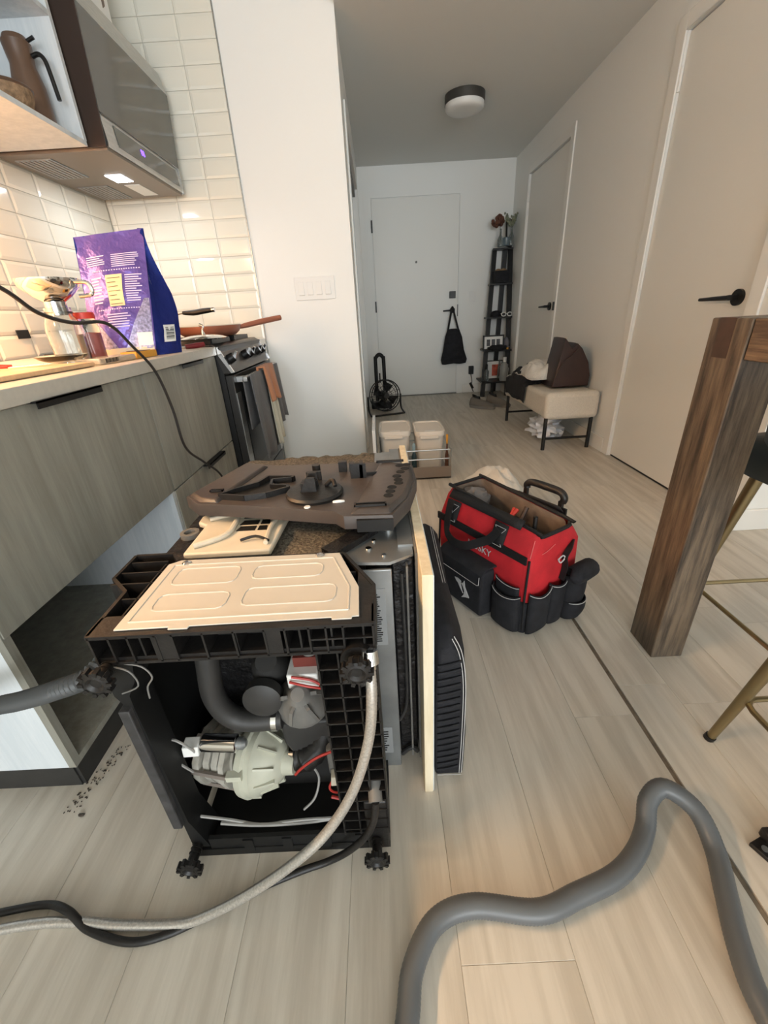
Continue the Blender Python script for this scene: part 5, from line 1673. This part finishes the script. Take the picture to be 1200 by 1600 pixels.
# end-wall switch and plug
e = thing('wall_switch', 'white light switch on the wall right of the entry door', 'switch', (1.185, YE, 1.07))
B('plate', M_white, e, 1.150, 1.220, YE - 0.006, YE, 1.075, 1.195, bevel=0.002)
B('rocker', M_white, e, 1.170, 1.200, YE - 0.010, YE - 0.006, 1.10, 1.17, bevel=0.001)
e = thing('power_adapter', 'black power adapter plugged in beside the ladder shelf', 'plug', (1.19, YE, 0.23))
B('adapter_body', M_black, e, 1.165, 1.225, YE - 0.05, YE, 0.235, 0.335, bevel=0.006)
MB().tube([(1.195, YE - 0.03, 0.235), (1.21, YE - 0.035, 0.14), (1.20, YE - 0.035, 0.09), (1.235, YE - 0.04, 0.01)], 0.005, 8, 5).build('cord', M_dgpl, e)
MB().cyl((1.188, YE - 0.035, 0.125), (1.225, YE - 0.035, 0.055), 0.016).build('inline_switch', M_black, e)

# ------------------------------------------------------------------ ladder shelf
ls = thing('ladder_shelf', 'black leaning ladder shelf in the corner by the entry door', 'shelf', (1.42, 5.45, 0))
LXB0, LXB1 = 1.27, 1.545
def rail(x_b, x_t, yb, yt):
    MB().bar((x_b, yb, 0.0), (x_t, yt, 1.60), 0.036, 0.050, up=(1, 0, 0)).build('rail', M_black, ls)
def rx(z): return 1.275 + (1.415 - 1.275) * z / 1.6
def ry(z): return 5.28 + (5.57 - 5.28) * z / 1.6
rail(1.275, 1.405, 5.28, 5.57)
rail(1.578, 1.590, 5.28, 5.57)
rail(1.50, 1.535, YE - 0.03, YE - 0.045)
SHZ = (0.185, 0.54, 0.90, 1.255, 1.61)
for z in SHZ:
    x0 = rx(z) - 0.045
    y0 = ry(z) - 0.06 - 0.03 * (1.6 - z)
    MB().prism([(x0, y0), (1.604, y0), (1.604, YE - 0.03), (x0 + 0.02, YE - 0.03)], z - 0.018, z).build('shelf_board', M_black, ls, bevel=0.001)
MB().cyl((1.40, 5.30, 0.0), (1.40, 5.30, 0.17), 0.018, n=10).build('centre_leg', M_black, ls)

def frame_(name, label, c, w, h, lean=0.12, yaw=0.0, art=None, photos=0, ft=0.016):
    f = thing(name, label, 'picture frame', (c[0], c[1], c[2]))
    def xf(p):
        q = Vector((p.x, p.y, p.z))
        q.y += q.z * lean
        q = Matrix.Rotation(yaw, 3, 'Z') @ q
        return q + Vector(c)
    mb = MB(xf)
    mb.box(-w / 2, -w / 2 + ft, -0.008, 0.008, 0, h)
    mb.box(w / 2 - ft, w / 2, -0.008, 0.008, 0, h)
    mb.box(-w / 2, w / 2, -0.008, 0.008, 0, ft)
    mb.box(-w / 2, w / 2, -0.008, 0.008, h - ft, h)
    mb.build('frame', M_black, f)
    pnl = MB(xf).box(-w / 2 + ft, w / 2 - ft, -0.002, 0.004, ft, h - ft).build('mat_board', M_white, f)
    if photos:
        for i in range(photos):
            x = -w / 2 + ft + (w - 2 * ft) * (i + 0.5) / photos * 0.8 + w * 0.08
            MB(xf).box(x - w * 0.085, x + w * 0.085, -0.004, -0.002, h * 0.28, h * 0.72).build('photo', mat('photo_dark', (76, 76, 80), 0.4, var=(40, 0.6)), f)
    if art:
        MB(xf).box(-w * 0.1, w * 0.32, -0.004, -0.002, h * 0.18, h * 0.78).build('print', art, f)
    return f


frame_('picture_frame', 'slim black frame on the top ladder shelf seen nearly edge-on', (1.545, 5.50, 1.612), 0.17, 0.27, 0.05, 0.95)
frame_('photo_frame', 'black frame with three photos on the fourth ladder shelf', (1.385, 5.30, 0.542), 0.25, 0.165, 0.12, 0.0, None, 3)
frame_('art_frame', 'thin dark frame with a red picture on the lowest ladder shelf', (1.44, 5.42, 0.187), 0.23, 0.22, 0.12, 0.0, mat('red_art', (186, 84, 62), 0.5, var=(20, 0.4)), 0, 0.010)

def bottle(name, label, x, y, z, prof, m, capm=None, caph=0.0, cat='bottle'):
    b = thing(name, label, cat, (x, y, z))
    MB().lathe(prof, (x, y, z + 0.001), n=18).build('body', m, b)
    if capm:
        r, h = prof[-1]
        MB().lathe([(r * 1.15, 0), (r * 1.15, caph), (r * 0.5, caph * 1.1)], (x, y, z + 0.001 + h), n=14).build('cap', capm, b)
    return b


M_smoke = mat('smoky_glass', (176, 184, 184), 0.06, trans=0.85)
v1 = bottle('bud_vase', 'clear bottle vase holding a brown dried bloom on the top ladder shelf', 1.435, 5.46, 1.612, [(0.03, 0), (0.033, 0.01), (0.03, 0.07), (0.012, 0.11), (0.010, 0.16), (0.014, 0.17)], M_smoke, cat='vase')
v2 = bottle('bud_vase', 'clear bottle vase holding grey-green sprigs on the top ladder shelf', 1.54, 5.40, 1.612, [(0.026, 0), (0.028, 0.01), (0.026, 0.09), (0.012, 0.12), (0.010, 0.17), (0.014, 0.18)], M_smoke, cat='vase')
bottle('candle_jar', 'blue-grey glass candle jar between the two bud vases', 1.487, 5.40, 1.612, [(0.035, 0), (0.04, 0.01), (0.04, 0.075), (0.035, 0.08)], mat('bluegrey_glass', (98, 112, 118), 0.2), cat='candle')
fl = thing('dried_flower', 'brown dried hydrangea bloom in the left bud vase', 'flower', (1.435, 5.46, 1.63))
MB().tube([(1.435, 5.46, 1.63), (1.435, 5.46, 1.76), (1.41, 5.45, 1.83)], 0.003, 6, 4).build('stem', M_sage, fl)
mb = MB()
for i in range(26):
    a, b_ = random.random() * 6.28, math.acos(random.uniform(-1, 1))
    c = Vector((1.395, 5.45, 1.855)) + Vector((0.055 * math.sin(b_) * math.cos(a), 0.05 * math.sin(b_) * math.sin(a), 0.045 * math.cos(b_)))
    mb.ball(c, 0.022, 6, 4, 0.3, 9)
mb.build('bloom', M_dried, fl)
fl = thing('dried_sprigs', 'grey-green dried sprigs in the right bud vase', 'plant', (1.54, 5.40, 1.63))
mb = MB()
lf = MB()
for i in range(9):
    t = Vector((1.53 + random.uniform(-0.09, 0.05), 5.40 + random.uniform(-0.04, 0.04), 1.86 + random.uniform(0, 0.09)))
    mb.tube([(1.54, 5.40, 1.64), (1.54, 5.40, 1.78), t], 0.002, 5, 3)
    for k_ in range(9):
        p = Vector((1.54, 5.40, 1.78)).lerp(t, 0.25 + 0.75 * k_ / 8)
        lf.ball(p + Vector((random.uniform(-.012, .012), random.uniform(-.012, .012), 0)), (0.010, 0.007, 0.014), 5, 4)
mb.build('stems', M_sage, fl)
lf.build('leaves', M_sage, fl, kind='stuff')
bk = thing('storage_basket', 'black woven basket of small things on the second ladder shelf', 'basket', (1.475, 5.48, 1.255))
MB().rings([squarish(1.470, 5.47, 1.257, 0.082, 0.09, 24, 6), squarish(1.470, 5.47, 1.375, 0.09, 0.10, 24, 6), squarish(1.470, 5.47, 1.375, 0.083, 0.092, 24, 6), squarish(1.470, 5.47, 1.27, 0.075, 0.083, 24, 6)]).build('basket_body', M_canvas, bk)
mb = MB()
for x_, y_ in ((1.43, 5.46), (1.48, 5.43), (1.51, 5.49)):
    mb.ball((x_, y_, 1.375), (0.035, 0.03, 0.025), 8, 6, 0.3)
mb.build('contents', mat('tan_leather', (146, 116, 84), 0.7), bk)
def glasses(name, label, x, y, z, m, lens):
    g = thing(name, label, 'sunglasses', (x, y, z))
    mb = MB()
    for s_ in (-1, 1):
        mb.tube([(x + s_ * 0.035 + 0.026 * math.cos(a * math.pi / 8), y, z + 0.024 + 0.020 * math.sin(a * math.pi / 8)) for a in range(17)], 0.0055, 6)
        mb.tube([(x + s_ * 0.062, y, z + 0.032), (x + s_ * 0.066, y + 0.10, z + 0.03)], 0.004, 6)
    mb.tube([(x - 0.010, y, z + 0.03), (x + 0.010, y, z + 0.03)], 0.004, 6)
    mb.build('frame', m, g)
    for s_ in (-1, 1):
        MB().lathe([(0.024, 0), (0.024, 0.002)], (x + s_ * 0.035, y, z + 0.024), axis=(0, 1, 0), n=14).build('lens', lens, g)
glasses('sunglasses', 'white-framed sunglasses on the middle ladder shelf', 1.535, 5.36, 0.901, M_white, M_black)
hat = thing('cap_hat', 'dark cap lying on the middle ladder shelf beside white sunglasses', 'hat', (1.41, 5.42, 0.90))
MB().ball((1.425, 5.44, 0.925), (0.065, 0.08, 0.045), 14, 8, 0.2).build('crown', M_canvas, hat)
MB().prism([(1.355, 5.40), (1.37, 5.33), (1.42, 5.31), (1.45, 5.35), (1.45, 5.40)], 0.902, 0.910).build('brim', M_canvas, hat)
hb = thing('clutch_bag', 'small black pouch lying before the three-photo frame', 'pouch', (1.42, 5.22, 0.54))
MB().ball((1.42, 5.225, 0.572), (0.12, 0.045, 0.032), 16, 10, 0.3, 10).build('pouch_body', M_canvas, hb)
MB().cyl((1.515, 5.20, 0.56), (1.535, 5.20, 0.56), 0.012, n=10).build('clasp', M_orange, hb)
rl_ = thing('grey_cap', 'grey fabric cap standing at the right end of the fourth ladder shelf', 'hat', (1.535, 5.34, 0.54))
MB().ball((1.54, 5.33, 0.61), (0.035, 0.07, 0.07), 14, 8, 0.15).build('crown', mat('grey_fabric2', (108, 108, 114), 0.9), rl_)
MB().ball((1.535, 5.25, 0.575), (0.030, 0.05, 0.012), 12, 6).build('brim', mat('grey_fabric2', (108, 108, 114), 0.9), rl_)
bottle('spray_bottle', 'clear spray bottle at the left end of the lowest ladder shelf', 1.318, 5.30, 0.187, [(0.028, 0), (0.03, 0.01), (0.03, 0.11), (0.012, 0.14)], M_smoke, M_black, 0.05)
bottle('pump_bottle', 'tall grey pump bottle on the lowest ladder shelf before the red picture', 1.515, 5.24, 0.187, [(0.045, 0), (0.048, 0.012), (0.048, 0.17), (0.018, 0.22)], mat('grey_translucent', (148, 152, 152), 0.3), M_white, 0.05)
bottle('lotion_bottle', 'slim pale bottle at the right end of the lowest ladder shelf', 1.568, 5.30, 0.187, [(0.018, 0), (0.02, 0.01), (0.02, 0.14), (0.01, 0.15)], M_white, M_white, 0.03)
bottle('glass_bottle', 'small clear bottle standing behind the pump bottle on the lowest ladder shelf', 1.49, 5.36, 0.187, [(0.02, 0), (0.022, 0.01), (0.022, 0.15), (0.010, 0.19), (0.010, 0.22)], M_smoke)

# ------------------------------------------------------------------ shoes
def shoe(label, x, y, rot):
    s = thing('slip_on_shoe', label, 'shoe', (x, y, 0), group='grey slip-on shoes by the ladder shelf')
    R = Matrix.Rotation(rot, 3, 'Z')
    def xf(p):
        p = Vector(p)
        return R @ Vector((p.x * 1.0, p.y * 1.15, p.z * 1.35)) + Vector((x, y, 0))
    prof = [(-0.14, 0.030, 0.075), (-0.12, 0.036, 0.088), (-0.06, 0.038, 0.080), (0.0, 0.042, 0.068), (0.05, 0.050, 0.058), (0.10, 0.048, 0.045), (0.135, 0.036, 0.035), (0.15, 0.012, 0.026)]
    rings_ = []
    for px, w, h in prof:
        rings_.append([Vector((px, w * math.cos(a * math.pi / 6), 0.018 + (h - 0.018) * max(0, math.sin(a * math.pi / 6)))) for a in range(7)] + [Vector((px, -w * 0.8, 0.016)), Vector((px, w * 0.8, 0.016))])
    MB(xf).rings(rings_).build('upper', M_shoe, s, angle=80)
    MB(xf).rings([squarish(0.005, 0, 0.0, 0.150, 0.046, 24, 3), squarish(0.005, 0, 0.022, 0.154, 0.051, 24, 3)]).build('sole', M_sole, s, angle=50)
    MB(xf).rings([[Vector((-0.075 + 0.052 * math.cos(a * math.pi / 8), 0.026 * math.sin(a * math.pi / 8), 0.0875 - 0.05 * (math.cos(a * math.pi / 8) * 0.052) / 0.15)) for a in range(16)]] * 1 + [[Vector((-0.075 + 0.045 * math.cos(a * math.pi / 8), 0.021 * math.sin(a * math.pi / 8), 0.0895)) for a in range(16)]]).build('opening', M_dkp, s)
shoe('grey suede slip-on shoe, the left one below the ladder shelf', 1.12, 4.63, -0.75)
shoe('grey suede slip-on shoe, the right one by the bench', 1.315, 4.70, -0.9)

# ------------------------------------------------------------------ bench
bn = thing('bench', 'cream upholstered bench with raised end and black legs along the wall', 'bench', (1.40, 3.5, 0))
def pad(name, x0, x1, y0, y1, z0, z1, bev):
    return MB().box(x0, x1, y0, y1, z0, z1).build(name, M_boucle, bn, bevel=bev, seg=4)
pad('seat_cushion', 1.20, 1.592, 3.08, 4.03, 0.235, 0.415, 0.03)
pad('bolster', 1.20, 1.594, 3.02, 3.135, 0.225, 0.425, 0.035)
pad('bolster', 1.20, 1.594, 3.98, 4.09, 0.225, 0.425, 0.035)
for x_, y_ in ((1.215, 3.035), (1.555, 3.045), (1.215, 4.0), (1.555, 4.0)):
    MB().cyl((x_, y_, 0), (x_, y_, 0.24), 0.014, n=12).build('leg', M_black, bn)
MB().cyl((1.215, 3.04, 0.085), (1.555, 3.045, 0.085), 0.009, n=10).build('cross_bar', M_black, bn)
MB().cyl((1.215, 4.0, 0.085), (1.555, 4.0, 0.085), 0.009, n=10).build('cross_bar', M_black, bn)

def drape(name, m, label, c, sx, sy, h, seed, hang=None, cat='clothing', solid=0.004, n=30):
    def fn_(u, v):
        a, b = (u - 0.5) * 2, (v - 0.5) * 2
        r = max(0, 1 - (abs(a) ** 2.2 + abs(b) ** 2.2))
        z = c[2] + h * r ** 0.5 + 0.05 * h / 0.1 * noise.noise(Vector((u * 5 + seed, v * 5, seed))) * r ** 0.4 + 0.02 * noise.noise(Vector((u * 12, v * 12, seed)))
        z = max(z, c[2] + 0.002)
        x = c[0] + a * sx / 2 * (1 + 0.18 * noise.noise(Vector((u * 3, v * 3, seed + 5))))
        y = c[1] + b * sy / 2 * (1 + 0.18 * noise.noise(Vector((v * 3, u * 3, seed + 9))))
        if hang and x < hang:
            z = c[2] - (hang - x) * 2.2
            x = hang - 0.012 - 0.05 * (hang - x)
        return Vector((x, y, z))
    return MB().grid(fn_, n, n).build(name, m, label=label, cat=cat, angle=80, solid=solid)


drape('black_jacket', M_canvas, 'black garment draped over the far part of the bench seat', (1.33, 3.72, 0.418), 0.40, 0.52, 0.10, 3, hang=1.195)
drape('white_garment', M_rag, 'pale grey-white garment heaped on the black garment', (1.375, 3.60, 0.47), 0.36, 0.50, 0.12, 8, n=40)

# ---- brown leather handbag
hbg = thing('handbag', 'dark brown leather tote slumped on the near end of the bench', 'handbag', (1.45, 3.32, 0.425))
HP = [(1.30, 0.426), (1.58, 0.428), (1.585, 0.50), (1.56, 0.60), (1.50, 0.70), (1.468, 0.737), (1.445, 0.715), (1.43, 0.705), (1.40, 0.745), (1.372, 0.778), (1.352, 0.70), (1.325, 0.56)]
mb = MB()
rr_ = []
for y, k in ((3.215, 0.97), (3.225, 0.985), (3.27, 1.0), (3.38, 1.0), (3.44, 0.98), (3.45, 0.95)):
    cx, cz = 1.45, 0.56
    rr_.append([Vector((cx + (p[0] - cx) * k, y + (0.02 if p[1] > 0.7 else 0), max(0.426, cz + (p[1] - cz) * k))) for p in HP])
mb.rings(rr_)
mb.build('bag_body', M_leather, hbg, bevel=0.006, seg=2, angle=50)
MB().tube([(1.318, 3.209, 0.50), (1.36, 3.205, 0.60), (1.42, 3.203, 0.655), (1.47, 3.206, 0.70)], 0.0035, 6, 6).build('seam_fold', M_leather, hbg)

# ---- plastic bag under the bench
MB().ball((1.36, 3.38, 0.085), (0.13, 0.17, 0.082), 28, 20, 0.5, 12).build('plastic_bag', M_bagfilm, label='crumpled white plastic bag under the bench', cat='plastic bag', angle=60)

# ------------------------------------------------------------------ table and stools
tb_ = thing('counter_table', 'weathered brown wooden counter-height table with a square leg', 'table', (1.2, 0.6, 0))
TX0, TX1, TY0, TY1 = 0.790, 0.885, 0.942, 1.058
lg = B('leg', M_table, tb_, TX0, TX1, TY0, TY1, 0.0, 0.952, bevel=0.003)
B('tenon', M_dkwood, lg, TX0 - 0.001, TX0 + 0.01, 0.985, 1.030, 0.868, 0.953)
B('edge_board', M_tabley, tb_, TX0 + 0.004, TX0 + 0.09, -0.62, TY0 - 0.001, 0.868, 0.952, bevel=0.003)
for i in range(6):
    x0 = TX0 + 0.0945 + i * 0.13
    B('top_plank', M_tabley, tb_, x0, x0 + 0.129, -0.62, TY1, 0.905, 0.952, bevel=0.002)
B('apron', M_tabley, tb_, TX0 + 0.10, 1.60, TY0 + 0.03, TY1 - 0.03, 0.80, 0.904)
for x0, y0 in ((1.57, TY0), (TX0, -0.62), (1.57, -0.62)):
    B('leg', M_table, tb_, x0, x0 + 0.095, y0, y0 + 0.116, 0.0, 0.904, bevel=0.003)


def stool(label, cx, cy, sz=1.0):
    s = thing('counter_stool', label, 'stool', (cx, cy, 0), group='gold-legged stools at the counter table')
    zs = 0.56
    for sx in (-1, 1):
        for sy in (-1, 1):
            lg_ = MB().cyl((cx + sx * 0.235, cy + sy * 0.225, 0.0), (cx + sx * 0.165, cy + sy * 0.165, zs), 0.0095, 0.017, n=14).build('leg', M_gold, s)
            MB().cyl((cx + sx * 0.236, cy + sy * 0.226, 0.0), (cx + sx * 0.234, cy + sy * 0.224, 0.012), 0.012, n=12).build('foot_cap', M_black, lg_)
    z = 0.155
    k = z / zs
    hx, hy = 0.235 - 0.07 * k, 0.225 - 0.06 * k
    mb = MB()
    P = []
    for a, b, ang in ((1, 1, 0), (-1, 1, 90), (-1, -1, 180), (1, -1, 270)):
        for q in range(4):
            t = math.radians(ang + q * 30)
            P.append((cx + a * (hx - 0.03) + 0.03 * math.cos(t), cy + b * (hy - 0.03) + 0.03 * math.sin(t), z))
    mb.tube(P + [P[0]], 0.0065, 8)
    mb.build('footrest_ring', M_gold, s)
    MB().rings([squarish(cx, cy, zs - 0.005, 0.175, 0.175, 32, 5), squarish(cx, cy, zs, 0.235 * sz, 0.245 * sz, 32, 5), squarish(cx, cy, zs + 0.05, 0.25 * sz, 0.255 * sz, 32, 5), squarish(cx, cy, zs + 0.085, 0.235 * sz, 0.24 * sz, 32, 5), squarish(cx, cy, zs + 0.095, 0.17 * sz, 0.17 * sz, 32, 5)]).build('seat', M_green, s, angle=60)
    def bk_(u, v):
        a = math.radians(-75 + 150 * u)
        r = (0.235 + 0.015 * v) * sz
        return Vector((cx + r * math.sin(a) * 1.0, cy + r * math.cos(a), zs + 0.06 + (0.19) * v))
    MB().grid(bk_, 14, 5).build('backrest', M_green, s, solid=0.03, angle=70, bevel=0.006)
    return s


stool('gold-legged stool with dark green seat behind the table leg', 1.20, 0.888)
stool('gold-legged stool standing nearest the camera on the right', 1.010, 0.448, 0.72)

# ---- black bracket at the right edge of the floor
bk2 = thing('black_bracket', 'small black plastic bracket on the floor at the right edge', 'bracket', (0.71, 0.43, 0))
MB().prism([(0.688, 0.446), (0.703, 0.414), (0.79, 0.42), (0.80, 0.465), (0.735, 0.462)], 0.0005, 0.010).build('base_plate', M_blackp, bk2, bevel=0.002)
MB().box(0.716, 0.80, 0.438, 0.462, 0.010, 0.034).build('raised_block', M_blackp, bk2, bevel=0.004)
MB().lathe([(0.006, 0), (0.006, 0.002)], (0.709, 0.434, 0.010), n=12).build('screw', M_galv, bk2)

# ------------------------------------------------------------------ ceiling light (switched off)
clt = thing('ceiling_light', 'round flush ceiling light with dark rim in the hall', 'ceiling light', (0.755, 4.13, 2.36))
MB().lathe([(0.150, 0.0), (0.150, 0.055)], (0.755, 4.13, CEIL - 0.056), n=40).build('rim', mat('bronze_rim', (74, 72, 68), 0.4, 0.4), clt)
MB().lathe([(0.09, 0.0), (0.128, 0.004), (0.144, 0.016), (0.146, 0.042)], (0.755, 4.13, CEIL - 0.098), n=40).build('diffuser', mat('opal_glass', (222, 222, 218), 0.35), clt, angle=60)
